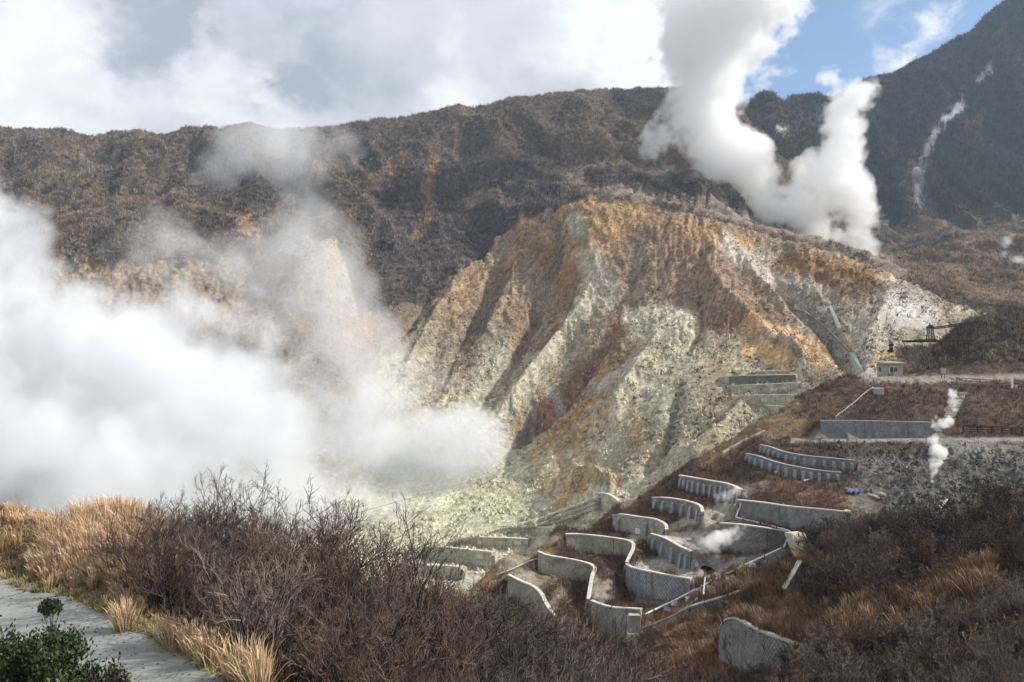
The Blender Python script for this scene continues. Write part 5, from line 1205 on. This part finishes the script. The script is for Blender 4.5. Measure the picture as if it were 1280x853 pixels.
for k in range(13):
    D = rr.uniform(26, 35); px = 1120+k*14+rr.gauss(0, 5); X = (px-640)/F*D; put(VT[(1, 4, 0)[k % 3]], X, D, rr.uniform(.55, .85), rr.uniform(0, 6.3), 'leafless_shrub', 'fine-twigged leafless shrub in the extreme bottom right corner', 'shrub', 'shrubs in the bottom right corner')
for px, py, v, s_, l in [(1060, 705, 0, 1.0, 'pale bare tree with a spreading crown on the hillside crest, left of the white planks'), (1108, 780, 1, 1.0, 'bare tree rising out of the dark hollow in the middle of the right hillside'), (1062, 815, 1, .8, 'pale dead-looking tree leaning left above the purplish shrubs'), (1045, 700, 2, .9, 'bare upright tree next to the pale yellow block on the hillside crest'), (1190, 690, 0, .7, 'low bare tree reaching right below the slanted white plank')]:
    D = hit(px, py, 40, 100); put(TR[v], (px-640)/F*D, D, s_, rr.uniform(0, 6), 'leafless_tree', l, 'tree', 'bare trees on the right hillside', (0, rr.uniform(-.2, .2)))
# undergrowth that closes the floor of the thickets
wu = ((DD > 18)*(DD < 41)*(XX > -11.5)*(XX < 12)*(ps < -1.2)*1.0)
p, i, j = cells(wu*(DD**-.5), 5200, rs); col = np.where(rs.random((len(p), 1)) > .35, np.array([[.055, .036, .026]]), np.array([[.045, .048, .022]]))*rs.uniform(.6, 1.6, (len(p), 1))
fuzz('undergrowth', p, rs.uniform(.4, 1.25, len(p)), col, 20, .05, .75, rs, M_grass, 1.6, kind='stuff')
wu = ((DD > 30)*(DD < 92)*(UU > 560)*(UU < 1320)*1.0)*smooth(-1, 1, (DD-40))
p, i, j = cells(wu, 9000, rs); col = np.where(rs.random((len(p), 1)) > .4, np.array([[.075, .052, .045]]), np.array([[.11, .065, .035]]))*rs.uniform(.6, 1.5, (len(p), 1))
p[:, 2] -= .05
fuzz('hillside_undergrowth', p, rs.uniform(.5, 1.3, len(p)), col, 16, .035, .7, rs, M_grass, 1.5, kind='stuff')

# ---- evergreen shrubs near the path
def leafy(seed, R, Hh, nleaf, nclump, colA, colB, lsz):
    r_ = np.random.default_rng(seed); rq = random.Random(seed); br = []
    cen = []
    for k in range(nclump):
        a = r_.random()*6.28; q = math.sqrt(r_.random()); c = Vector((math.cos(a)*q*R, math.sin(a)*q*R*.8, Hh*(1-.55*q*q)*r_.uniform(.55, 1.0))); cen.append(c)
        b0 = Vector((c.x*.1, c.y*.1, -.1)); b1 = Vector((c.x*.5, c.y*.5, c.z*.45)); br.append(([b0, b0.lerp(b1, .5)+Vector((rq.gauss(0, .03), rq.gauss(0, .03), 0)), b1, c], [.022, .016, .012, .005]))
    cen = np.array([tuple(c) for c in cen]); n = nleaf; ci = r_.integers(0, len(cen), n)
    o = cen[ci]+r_.normal(0, .5, (n, 3))*np.array([R*.17, R*.17, Hh*.11]); o[:, 2] = np.maximum(o[:, 2], .03)
    d = r_.normal(0, .7, (n, 3))+np.array([0, 0, .9]); d /= np.linalg.norm(d, axis=1, keepdims=True); s = np.cross(d, r_.normal(0, 1, (n, 3))); s /= np.linalg.norm(s, axis=1, keepdims=True)
    L_ = (lsz*r_.uniform(.6, 1.3, n))[:, None]
    V = np.stack([o, o+d*L_*.5+s*L_*.24, o+d*L_, o+d*L_*.5-s*L_*.24], 1).reshape(-1, 3); b = np.arange(n)*4; Fc = np.stack([b, b+1, b+2, b+3], 1)
    t = r_.random((n, 1)); cc = (np.array(colA)*(1-t)+np.array(colB)*t)*r_.uniform(.6, 1.4, (n, 1)); CV = np.repeat(cc, 4, 0)
    return tubes(br, 5), (V, Fc, CV)
M_leaf = mat('evergreen_leaf', (1, 1, 1), .55, .15, 3, vcol=True, spec=.35)
def shrub_thing(px, py, D, seed, R, Hh, nleaf, ncl, cA, cB, lsz, label, name='evergreen_shrub', zb=None, lift=0):
    (bv, bf), (V, Fc, CV) = leafy(seed, R, Hh, nleaf, ncl, cA, cB, lsz)
    V[:, 2] += lift; bv[:, 2] += np.where(bv[:, 2] > .02, lift, 0)
    x = (px-640)/F*D; loc = (x, D, gz(x, D) if zb is None else zb); o = link(name, mesh_np('branches', bv, bf, [M_bark]), label=label, cat='shrub', loc=loc); link('foliage', mesh_np('foliage', V, Fc, [M_leaf], CV), o); return o
def top_at(py, D, z): return (HY-py)/F*D-z
D = 15.3; x = (70-640)/F*D; z = gz(x, D); Hh = max(.6, top_at(778, D, z))
shrub_thing(45, 0, D, 5, 1.3, Hh, 19000, 80, (.018, .032, .010), (.05, .07, .018), .085, 'dark green evergreen shrub filling the bottom left corner beside the path')
shrub_thing(128, 0, 14.8, 6, .75, max(.4, Hh*.72), 7000, 40, (.030, .022, .016), (.05, .045, .02), .075, 'lower reddish-brown side shrub against the right flank of the dark evergreen')
D = 16.4; x = (64-640)/F*D; z = gz(x, D); tz = (HY-752)/F*D; r_h = .23
o = link('sapling', None) if False else None
st = MB(); zt = tz-z; st.tube([(.02, 0, -.1), (.05, 0, zt*.4), (.0, 0, zt*.7), (.03, 0, zt-.12)], [.022, .018, .014, .007], 6); 
for a_ in (.5, 2.2, 4.1): st.tube([(0, 0, zt*.72), (.1*math.cos(a_), .1*math.sin(a_), zt*.85), (.17*math.cos(a_), .17*math.sin(a_), zt-.12)], [.01, .007, .003], 5)
o = st.build('evergreen_sapling', M_bark, label='thin evergreen sapling with a small round tuft of leaves standing out over the path', cat='sapling', loc=(x, D, z))
r_ = np.random.default_rng(8); n = 900; pt = r_.normal(0, 1, (n, 3)); pt /= np.linalg.norm(pt, axis=1, keepdims=True); pt *= (r_.random((n, 1))**.4)*np.array([.21, .18, .15]); pt[:, 2] += zt-.12; pt[:, 0] -= .02
d = r_.normal(0, .7, (n, 3))+np.array([0, 0, .7]); d /= np.linalg.norm(d, axis=1, keepdims=True); s = np.cross(d, r_.normal(0, 1, (n, 3))); s /= np.linalg.norm(s, axis=1, keepdims=True)
V = np.stack([pt, pt+d*.035+s*.016, pt+d*.07, pt+d*.035-s*.016], 1).reshape(-1, 3); b = np.arange(n)*4
link('foliage', mesh_np('foliage', V, np.stack([b, b+1, b+2, b+3], 1), [M_leaf], np.repeat(np.array([[.03, .042, .014]])*r_.uniform(.5, 1.8, (n, 1)), 4, 0)), o)
print('shrubs', n_t)

m_ = (DD > 12)*(DD < 34)*(ps > .02)*(ps < PW)*(XX > -24)*(XX < -1)*1.0*np.exp(-np.clip(ps, 0, 9)*.9)
p, i, j = cells(m_+.02*(m_ > 0), 900, rs); p[:, 2] = PZ+.006
a = rs.random(len(p))*6.28; sz = rs.uniform(.01, .045, len(p)); q = np.stack([np.cos(a), np.sin(a), 0*a], 1)*sz[:, None]; r_ = np.stack([-np.sin(a), np.cos(a), 0*a], 1)*(sz*.5)[:, None]; up_ = np.array([0, 0, 1])*(sz*.5)[:, None]
V = np.stack([p-q, p+r_+up_, p+q, p-r_], 1).reshape(-1, 3); b = np.arange(len(p))*4
link('leaf_litter', mesh_np('leaf_litter', V, np.stack([b, b+1, b+2, b+3], 1), [M_leaf], np.repeat(np.array([[.16, .11, .06]])*rs.uniform(.4, 1.8, (len(p), 1)), 4, 0)), kind='stuff')

# ------------------------------------------------------------------ steam
def vnoise(shape, cell, seed, octv=4, gain=.55):
    r = np.random.default_rng(seed); out = np.zeros(shape, np.float32); a = 1; tot = 0
    for o in range(octv):
        c = cell/2**o
        if c < 1.5: break
        dims = [int(math.ceil(s/c))+3 for s in shape]; g = r.random(dims).astype(np.float32); off = r.random(3)
        for ax in range(3):
            t = np.arange(shape[ax])/c+off[ax]; i = t.astype(int); f = t-i; f = f*f*(3-2*f)
            sh = [1, 1, 1]; sh[ax] = -1; f = f.reshape(sh).astype(np.float32)
            g = np.take(g, i, ax)*(1-f)+np.take(g, i+1, ax)*f
        out += a*g; tot += a; a *= gain
    return out/tot
def steam(name, blobs, step, cell, dens, seed, thr=.32, wisp=.0, nz_=.9, col=(1, 1, 1), zmin=None, aniso=.0, soft=1.0, gain=.66, er=0.0, esc=.3):
    """blobs: (px, py, depth, radius px, weight[, depth stretch])"""
    B = []
    for b in blobs:
        p = P(*b[:3]); r = 1.28*b[3]*b[2]/F; B.append((p.x, p.y, p.z, r, b[4], b[5] if len(b) > 5 else 1.0))
    B = np.array(B)
    lo = np.array([(B[:, 0]-B[:, 3]*1.15).min(), (B[:, 1]-B[:, 3]*B[:, 5]*1.15).min(), (B[:, 2]-B[:, 3]*1.15).min()]); hi = np.array([(B[:, 0]+B[:, 3]*1.15).max(), (B[:, 1]+B[:, 3]*B[:, 5]*1.15).max(), (B[:, 2]+B[:, 3]*1.15).max()])
    if zmin is not None: lo[2] = max(lo[2], zmin)
    n = np.maximum(4, np.ceil((hi-lo)/step).astype(int)); hi = lo+(n-1)*step
    ax = [lo[k]+np.arange(n[k])*step for k in range(3)]
    fld = np.zeros(n, np.float32)
    for x, y, z, r, w_, sy in B:
        sl = []
        for k, (c, rr_) in enumerate(((x, r), (y, r*sy), (z, r))):
            i0 = max(0, int((c-rr_-lo[k])/step)); i1 = min(n[k], int((c+rr_-lo[k])/step)+2); sl.append(slice(i0, i1))
        X = ax[0][sl[0]][:, None, None]-x; Y = (ax[1][sl[1]][None, :, None]-y)/sy; Z_ = ax[2][sl[2]][None, None, :]-z
        d2 = (X*X+Y*Y+Z_*Z_)/(r*r); f = np.clip(1-d2, 0, 1)**1.0*w_
        sub = fld[sl[0], sl[1], sl[2]]; fld[sl[0], sl[1], sl[2]] = np.maximum(sub, f)+.35*np.minimum(sub, f)
    nn = vnoise(tuple(n), cell/step, seed, 6, gain)
    nn = np.clip((nn-nn.mean())/nn.std(), -2.4, 2.4)*.30
    d = np.clip((fld+nz_*nn*np.minimum(1, fld*2.5+.1)*1.0-thr)/soft, 0, None)
    d = np.minimum(d, 1.0)*(fld > .01)
    d[0] = d[-1] = 0; d[:, 0] = d[:, -1] = 0; d[:, :, -1] = 0
    d = d.astype(np.float32)
    me = bpy.data.meshes.new(name); N_ = d.size; me.vertices.add(N_)
    co_ = np.empty((N_, 3), np.float32)          # rough positions keep the bounding box true
    idx = np.arange(N_); iz = idx % n[2]; iy = (idx//n[2]) % n[1]; ix = idx//(n[2]*n[1])
    co_[:, 0] = lo[0]+ix*step; co_[:, 1] = lo[1]+iy*step; co_[:, 2] = lo[2]+iz*step
    me.vertices.foreach_set('co', co_.ravel()); at_ = me.attributes.new('d', 'FLOAT', 'POINT'); at_.data.foreach_set('value', d.ravel())
    m = bpy.data.materials.new(name+'_volume'); m.use_nodes = True; q = m.node_tree.nodes; q.clear(); ou = q.new('ShaderNodeOutputMaterial'); pv = q.new('ShaderNodeVolumePrincipled')
    pv.inputs['Color'].default_value = (*col, 1); pv.inputs['Density'].default_value = 0; pv.inputs['Anisotropy'].default_value = aniso
    vi = q.new('ShaderNodeAttribute'); vi.attribute_name = 'density'; mm = q.new('ShaderNodeMath'); mm.operation = 'MULTIPLY'; mm.inputs[1].default_value = dens
    src = vi.outputs['Fac']
    if er:
        tc_ = q.new('ShaderNodeTexCoord'); nt_ = q.new('ShaderNodeTexNoise'); nt_.inputs['Scale'].default_value = esc; nt_.inputs['Detail'].default_value = 4; nt_.inputs['Roughness'].default_value = .62; nt_.inputs['Distortion'].default_value = .4
        lk = m.node_tree.links; lk.new(tc_.outputs['Object'], nt_.inputs['Vector'])
        r1 = q.new('ShaderNodeMapRange'); r1.inputs['From Min'].default_value = .34; r1.inputs['From Max'].default_value = .66; r1.inputs['To Min'].default_value = er; r1.inputs['To Max'].default_value = 0; lk.new(nt_.outputs['Fac'], r1.inputs['Value'])
        sb = q.new('ShaderNodeMath'); sb.operation = 'SUBTRACT'; sb.use_clamp = True; lk.new(vi.outputs['Fac'], sb.inputs[0]); lk.new(r1.outputs[0], sb.inputs[1]); src = sb.outputs[0]
    m.node_tree.links.new(src, mm.inputs[0]); m.node_tree.links.new(mm.outputs[0], pv.inputs['Density']); m.node_tree.links.new(pv.outputs[0], ou.inputs['Volume'])
    pv.inputs['Density Attribute'].default_value = ''
    o = link(name, me, kind='stuff'); me.materials.append(m)
    g = bpy.data.node_groups.new(name+'_grid', 'GeometryNodeTree'); g.interface.new_socket('Geometry', in_out='INPUT', socket_type='NodeSocketGeometry'); g.interface.new_socket('Geometry', in_out='OUTPUT', socket_type='NodeSocketGeometry')
    G_ = g.nodes; K = g.links; gi = G_.new('NodeGroupInput'); go = G_.new('NodeGroupOutput')
    po = G_.new('GeometryNodeInputPosition'); s1 = G_.new('ShaderNodeVectorMath'); s1.operation = 'SUBTRACT'; s1.inputs[1].default_value = tuple(lo); K.new(po.outputs[0], s1.inputs[0])
    s2 = G_.new('ShaderNodeVectorMath'); s2.operation = 'MULTIPLY_ADD'; s2.inputs[1].default_value = (1/step,)*3; s2.inputs[2].default_value = (.5,)*3; K.new(s1.outputs[0], s2.inputs[0])
    s3 = G_.new('ShaderNodeVectorMath'); s3.operation = 'FLOOR'; K.new(s2.outputs[0], s3.inputs[0])
    s4 = G_.new('ShaderNodeVectorMath'); s4.operation = 'MINIMUM'; s4.inputs[1].default_value = tuple(float(v-1) for v in n); K.new(s3.outputs[0], s4.inputs[0])
    s6 = G_.new('ShaderNodeVectorMath'); s6.operation = 'MAXIMUM'; s6.inputs[1].default_value = (0, 0, 0); K.new(s4.outputs[0], s6.inputs[0])
    s5 = G_.new('ShaderNodeVectorMath'); s5.operation = 'DOT_PRODUCT'; s5.inputs[1].default_value = (float(n[1]*n[2]), float(n[2]), 1.0); K.new(s6.outputs[0], s5.inputs[0])
    ti = G_.new('FunctionNodeFloatToInt'); K.new(s5.outputs['Value'], ti.inputs[0])
    na = G_.new('GeometryNodeInputNamedAttribute'); na.data_type = 'FLOAT'; na.inputs[0].default_value = 'd'
    si = G_.new('GeometryNodeSampleIndex'); si.data_type = 'FLOAT'; si.domain = 'POINT'; K.new(gi.outputs[0], si.inputs[0]); K.new(na.outputs[0], si.inputs['Value']); K.new(ti.outputs[0], si.inputs['Index'])
    vc = G_.new('GeometryNodeVolumeCube'); vc.inputs['Min'].default_value = tuple(lo); vc.inputs['Max'].default_value = tuple(hi)
    for k, nm in enumerate(('Resolution X', 'Resolution Y', 'Resolution Z')): vc.inputs[nm].default_value = int(n[k])
    K.new(si.outputs[0], vc.inputs['Density'])
    sm = G_.new('GeometryNodeSetMaterial'); sm.inputs['Material'].default_value = m; K.new(vc.outputs[0], sm.inputs[0]); K.new(sm.outputs[0], go.inputs[0])
    md = o.modifiers.new('grid', 'NODES'); md.node_group = g
    print(name, n, 'dens>0', float((d > 0).mean()))
    return o
R_ = random.Random(4)
big = []
# dense body over the valley floor
for px, py, D, r, w_ in [(-60,470,300,170,1.1),(60,480,300,150,1.1),(170,510,290,130,1.1),(270,540,285,110,1.05),(350,560,280,95,1.0),(100,600,270,130,1.0),(260,620,260,110,1.0),(380,610,262,80,.95),(-60,330,330,100,.9),(30,350,330,95,.9),(120,400,320,95,.9),(210,430,315,85,.85),(300,460,310,80,.85),
      (390,500,300,85,1.0),(480,540,285,60,1.1),(450,560,285,62,.9),(470,510,290,50,.8),(530,560,280,52,1.1),(575,560,280,46,1.3),(600,545,282,32,1.2),(560,600,275,50,1.1),(540,625,268,40,.9),(450,640,258,70,.95),(400,690,245,75,1.25),(320,680,240,95,1.25),(230,700,235,100,1.2),(480,700,240,40,.9),(370,630,250,80,1.15),(510,660,250,40,.7),(560,640,262,36,.8),(600,590,270,34,1.0),(400,645,222,80,1.25),(300,645,215,95,1.25),(475,640,232,62,1.2),(535,632,242,46,1.15),(200,640,210,100,1.2),(60,620,215,130,1.2),(350,600,235,95,1.2),(560,560,262,48,1.4),(588,545,268,40,1.35),(430,690,205,60,1.0),(500,668,222,40,.8),(450,600,265,85,1.25),(520,600,270,66,1.25),(565,560,276,56,1.35),(605,552,280,36,1.3),(560,640,262,45,1.0),(250,580,270,140,1.2),(100,650,250,150,1.25),(-50,600,260,150,1.25),(360,640,255,100,1.25),(200,640,245,120,1.2)]:
    big.append((px, py, D, r, w_, 1.0))
steam('valley_steam', [(a, b, c, d, e, .7) for a, b, c, d, e, f in big], 1.45, 34, .085, 3, thr=.27, nz_=1.05, soft=.9, gain=.72, er=.45, esc=.14, col=(.885, .90, .926))
# thin plumes rising from it
thin = []
for px, py, D, r, w_ in [(430,380,330,55,.6),(400,330,345,50,.7),(375,270,360,45,.7),(360,220,375,42,.7),(350,185,385,40,.6),(420,200,385,45,.55),(450,440,320,55,.6),(240,310,345,50,.6),(200,290,350,40,.55),(170,330,345,50,.55),(300,330,345,60,.45),(270,210,380,45,.45),(300,190,385,40,.45),(330,420,330,60,.6),(40,270,345,50,.6),(-20,260,345,50,.6),(110,300,345,40,.55),(430,300,350,40,.5),(520,480,300,50,.5),(410,350,340,50,.65),(385,300,350,48,.65),(370,250,360,45,.65),(355,210,370,48,.7),(400,390,335,60,.75),(380,350,345,55,.7),(365,300,355,52,.7),(350,170,378,44,.6),(420,260,372,40,.5),(390,180,380,45,.55),(430,220,380,35,.5),(440,430,320,60,.7),(420,470,310,60,.8)]:
    thin.append((px, py, D, r, w_, .8))
steam('drifting_steam', thin, 1.8, 36, .040, 9, thr=.22, nz_=1.0, soft=.7, er=.35, esc=.10, col=(.90, .91, .93))
# big columns beyond the crater rim
colm = []
def line(pts, n, D, seed, jit=8):
    r = random.Random(seed)
    for k in range(n):
        t = (k+.5)/n*(len(pts)-1); i = int(t); f = t-i; a, b = pts[i], pts[i+1]
        x, y, rad, w_ = [a[q]*(1-f)+b[q]*f for q in range(4)]; colm.append((x+r.gauss(0, jit*rad/30), y+r.gauss(0, jit*rad/30), D, rad*r.uniform(.8, 1.15), w_, 1.0))
line([(1090,318,12,1.2),(1075,285,24,1.2),(1055,245,30,1.2),(1048,205,31,1.15),(1050,165,30,1.1),(1048,130,26,.9),(1040,105,20,.6)], 16, 590, 1)
line([(1060,300,20,1.1),(1020,285,24,1.1),(985,262,30,1.1),(950,240,30,1.05),(920,205,32,1.05),(905,165,36,1.05),(893,120,38,1.05),(888,70,48,1.05),(900,25,62,1.0),(925,-20,75,1.0)], 30, 600, 2)
line([(1020,300,22,1),(1000,240,26,.9),(1010,210,22,.85)], 6, 600, 3)
for b_ in [(850,130,30,.8),(832,165,27,.75),(808,188,20,.7),(868,185,30,.85),(892,228,28,.9),(862,95,34,.8),(850,50,36,.8)]: colm.append((b_[0], b_[1], 600, b_[2], b_[3], 1.0))
line([(858,244,6,.8),(845,230,11,.7),(826,208,15,.6),(812,185,18,.55),(835,165,20,.5),(868,160,20,.6)], 9, 585, 4)
line([(1080,130,16,.6),(1065,110,22,.6)], 3, 590, 5)
steam('steam_columns', colm, 1.5, 26, .15, 21, thr=.42, nz_=1.5, soft=.9, gain=.76, er=.55, esc=.17)
sm_ = [(1165,602,128,2.5,1.2),(1166,596,128,3.5,1.2),(1167,589,129,5,1.2),(1168,583,129,6,1.1),(1170,576,130,8,1.2),(1172,566,131,11,1.2),(1170,553,132,10,1.0),(1173,540,133,11,.9),(1176,530,134,12,.9),(1184,527,135,10,1.1),(1181,520,135,8,.8),(1190,505,136,9,.42),(1192,492,137,8,.42),(1187,514,136,9,.5),(1140,570,133,10,.45),(1150,585,131,9,.4)]
steam('small_steam_jet', [(*b, 1.0) for b in sm_], .14, 1.5, 2.2, 31, thr=.46, nz_=1.5, soft=1.0, er=.5, esc=1.8)
sm_ = [(874,716,107,6,1.2),(873,704,108,8,1.1),(877,692,109,9,1.1),(882,680,110,13,1.1),(893,674,111,12,.9),(905,672,112,13,.7),(918,664,113,14,.6),(925,655,114,12,.45),(895,690,110,10,.7),(905,625,118,14,.4),(920,612,119,14,.4)]
steam('vent_steam', [(*b, 1.0) for b in sm_], .16, 2.0, 1.0, 41, thr=.42, nz_=1.5, soft=1.0, er=.5, esc=1.5)
sm_ = [(1254,318,430,5,1.0),(1256,305,430,8,1.0),(1262,300,430,8,.8),(1270,325,430,9,.8),(1278,335,430,10,.8),(1258,330,430,6,.6)]
steam('distant_steam', [(*b, 1.0) for b in sm_], .9, 6, .16, 51, thr=.4, nz_=1.2, soft=.6)
sm_ = [(1118,402,262,12,.9),(1130,395,262,12,.9),(1145,412,255,22,.9),(1160,400,252,18,.8),(1120,412,255,14,.6),(1166,385,270,8,.7),(985,375,300,12,.8),(998,380,298,14,.8),(965,345,325,10,.6),(1010,385,290,8,.6)]
steam('ravine_steam', [(*b, 1.0) for b in sm_], .6, 7, .035, 61, thr=.4, nz_=1.2, soft=.7)

# ------------------------------------------------------------------ thin air over the whole place
mb = MB(); zl_ = float(Zd.min())-1.2; zh_ = float(Zd.max())+12; mb.box((0, 800, (zl_+zh_)/2), (3400, 1700, zh_-zl_)); hm = bpy.data.materials.new('haze'); hm.use_nodes = True; q = hm.node_tree.nodes; q.clear(); ou = q.new('ShaderNodeOutputMaterial'); pv = q.new('ShaderNodeVolumePrincipled')
pv.inputs['Density'].default_value = .0001; pv.inputs['Color'].default_value = (.62, .80, 1, 1); pv.inputs['Anisotropy'].default_value = .2; pv.inputs['Density Attribute'].default_value = ''
hm.node_tree.links.new(pv.outputs[0], ou.inputs['Volume']); mb.build('haze', hm, kind='stuff')
print('zrange', Zb.min(), Zb.max())

# ------------------------------------------------------------------ sky, sun, camera
SUN_EL, SUN_AZ = 36.0, 82.0                 # azimuth measured from +Y towards +X
sd = Vector((math.sin(math.radians(SUN_AZ))*math.cos(math.radians(SUN_EL)), math.cos(math.radians(SUN_AZ))*math.cos(math.radians(SUN_EL)), math.sin(math.radians(SUN_EL))))
sun = bpy.data.lights.new('sun', 'SUN'); sun.energy = 5.0; sun.angle = math.radians(.6); sun.color = (1, .95, .87)
so = bpy.data.objects.new('sun', sun); COL.objects.link(so); so.rotation_euler = sd.to_track_quat('Z', 'Y').to_euler(); so.location = (60, 0, 80)
W = bpy.data.worlds.new('World'); SC.world = W; W.use_nodes = True
nt = W.node_tree; N = nt.nodes; L = nt.links; N.clear()
out = N.new('ShaderNodeOutputWorld'); bg = N.new('ShaderNodeBackground'); bg.inputs['Strength'].default_value = .094
L.new(bg.outputs[0], out.inputs['Surface'])
sky = N.new('ShaderNodeTexSky'); sky.sky_type = 'NISHITA'; sky.sun_disc = False; sky.sun_elevation = math.radians(SUN_EL); sky.sun_rotation = math.radians(SUN_AZ); sky.altitude = 1000; sky.air_density = 1.0; sky.dust_density = .6; sky.ozone_density = 1.2
tc = N.new('ShaderNodeTexCoord')
def vm(op, a, b=None, s=None):
    n = N.new('ShaderNodeVectorMath'); n.operation = op; L.new(a, n.inputs[0])
    if b is not None: n.inputs[1].default_value = b
    if s is not None: n.inputs['Scale'].default_value = s
    return n.outputs['Value'] if op in ('DOT_PRODUCT', 'LENGTH', 'DISTANCE') else n.outputs[0]
def mth(op, a, b, c=None, clamp=False):
    n = N.new('ShaderNodeMath'); n.operation = op; n.use_clamp = clamp
    for i, x in enumerate((a, b, c)):
        if x is None: continue
        if isinstance(x, (int, float)): n.inputs[i].default_value = x
        else: L.new(x, n.inputs[i])
    return n.outputs[0]
def rng(a, f0, f1, t0, t1, sm=True):
    n = N.new('ShaderNodeMapRange'); n.interpolation_type = 'SMOOTHSTEP' if sm else 'LINEAR'
    n.inputs['From Min'].default_value = f0; n.inputs['From Max'].default_value = f1; n.inputs['To Min'].default_value = t0; n.inputs['To Max'].default_value = t1
    L.new(a, n.inputs['Value']); return n.outputs[0]
dirv = vm('NORMALIZE', tc.outputs['Generated'])
st = N.new('ShaderNodeMapping'); st.inputs['Scale'].default_value = (1, 1, 1.35); L.new(dirv, st.inputs['Vector'])
def nz(scale, det, rough, dist=0, off=0):
    n = N.new('ShaderNodeTexNoise'); n.inputs['Scale'].default_value = scale; n.inputs['Detail'].default_value = det; n.inputs['Roughness'].default_value = rough; n.inputs['Distortion'].default_value = dist
    if off:
        m = N.new('ShaderNodeMapping'); m.inputs['Location'].default_value = (off, off*.7, off*.3); L.new(st.outputs[0], m.inputs['Vector']); L.new(m.outputs[0], n.inputs['Vector'])
    else: L.new(st.outputs[0], n.inputs['Vector'])
    return n.outputs['Fac']
nA = nz(3.2, 9, .58, .3); nB = nz(9, 8, .6, .4, 3.0); nC = nz(2.2, 5, .5, 0, 7.0)
wv_ = N.new('ShaderNodeTexNoise'); wv_.inputs['Scale'].default_value = 7; wv_.inputs['Detail'].default_value = 8; wv_.inputs['Roughness'].default_value = .62; L.new(st.outputs[0], wv_.inputs['Vector'])
wd_ = vm('SCALE', vm('SUBTRACT', wv_.outputs['Color'], (.5, .5, .5)), None, .28)
wa_ = N.new('ShaderNodeVectorMath'); wa_.operation = 'ADD'; L.new(dirv, wa_.inputs[0]); L.new(wd_, wa_.inputs[1]); warped = wa_.outputs[0]
def skyblob(px, py, rad, w=1.0):
    d = P(px, py, 1).normalized()
    return rng(vm('DISTANCE', warped, tuple(d)), rad*1.15, rad*.3, 0, w)
# clear patches of blue, cloud elsewhere
clear = skyblob(1090, 40, .20, 1.0)
clear = mth('MAXIMUM', clear, skyblob(1010, 80, .105, 1.0)); clear = mth('MAXIMUM', clear, skyblob(1250, -40, .22, 1.0)); clear = mth('MAXIMUM', clear, skyblob(1400, 120, .3, 1.0)); clear = mth('MAXIMUM', clear, skyblob(786, 84, .042, .62))
cov = mth('SUBTRACT', mth('ADD', mth('MULTIPLY', nA, .55), mth('MULTIPLY', nB, .45)), mth('MULTIPLY', clear, .46))
cover = rng(cov, .18, .36, 0, 1)
wisp = mth('MULTIPLY', mth('MULTIPLY', rng(nz(7, 10, .62, .8, 11.0), .47, .62, 0, 1), skyblob(1150, 40, .09, 1)), .6)
wisp = mth('MAXIMUM', wisp, mth('MULTIPLY', rng(nz(16, 8, .62, .6, 17.0), .36, .6, 0, 1), skyblob(1112, 66, .05, 1)))
cover = mth('MAXIMUM', cover, wisp)
# brightness of the clouds: shaded undersides and sunlit heaps
shade = mth('ADD', mth('MULTIPLY', nC, .5), mth('MULTIPLY', nA, .5))
lum = rng(shade, .38, .60, 0, 1)
br_ = mth('MAXIMUM', mth('MAXIMUM', skyblob(60, 40, .15, .8), skyblob(880, 40, .16, .9)), mth('MAXIMUM', skyblob(270, 115, .07, .8), skyblob(560, 120, .06, .5)))
br_ = mth('MAXIMUM', br_, skyblob(1240, 60, .2, .8))
dk = mth('MAXIMUM', mth('MAXIMUM', skyblob(205, 25, .08, .8), skyblob(470, 40, .13, .55)), mth('MAXIMUM', skyblob(620, 50, .12, .5), skyblob(370, 120, .07, .5)))
lum = mth('ADD', mth('MULTIPLY', lum, .55), .27); lum = mth('ADD', lum, mth('MULTIPLY', br_, mth('ADD', mth('MULTIPLY', nB, 1.15), .08))); lum = mth('SUBTRACT', lum, mth('MULTIPLY', dk, mth('ADD', mth('MULTIPLY', nB, .9), .3)), None, True)
ramp = N.new('ShaderNodeValToRGB'); L.new(lum, ramp.inputs[0])
e = ramp.color_ramp.elements; e[0].position = 0; e[0].color = (3.3, 3.6, 4.2, 1); e[1].position = 1; e[1].color = (8.2, 8.25, 8.3, 1)
k = ramp.color_ramp.elements.new(.45); k.color = (5.7, 5.9, 6.3, 1)
sg = N.new('ShaderNodeMix'); sg.data_type = 'RGBA'; sg.blend_type = 'MULTIPLY'; sg.inputs['Factor'].default_value = 1; sg.inputs['B'].default_value = (.92, .97, 1.03, 1); L.new(sky.outputs[0], sg.inputs['A'])
mxs = N.new('ShaderNodeMix'); mxs.data_type = 'RGBA'; L.new(cover, mxs.inputs['Factor']); L.new(sg.outputs['Result'], mxs.inputs['A']); L.new(ramp.outputs[0], mxs.inputs['B'])
L.new(mxs.outputs['Result'], bg.inputs['Color'])
W.cycles.sampling_method = 'MANUAL'; W.cycles.sample_map_resolution = 1024

cam = bpy.data.cameras.new('camera'); co = bpy.data.objects.new('camera', cam); COL.objects.link(co)
cam.sensor_width = 36; cam.lens = 36*F/1280; cam.shift_y = -(426.5-HY)/1280; cam.clip_end = 6000; cam.clip_start = .3
co.location = (0, 0, 0); co.rotation_euler = (math.radians(90), 0, 0); SC.camera = co
SC.view_settings.view_transform = 'Standard'; SC.view_settings.look = 'None'; SC.view_settings.gamma = 1; SC.view_settings.exposure = .44; SC.view_settings.use_curve_mapping = False
SC.cycles.use_denoising = True; SC.cycles.volume_bounces = 11; SC.cycles.max_bounces = 12; SC.cycles.volume_step_rate = 1.5; SC.cycles.volume_max_steps = 512
SC.cycles.use_adaptive_sampling = True; SC.cycles.adaptive_threshold = .03; SC.cycles.transparent_max_bounces = 16
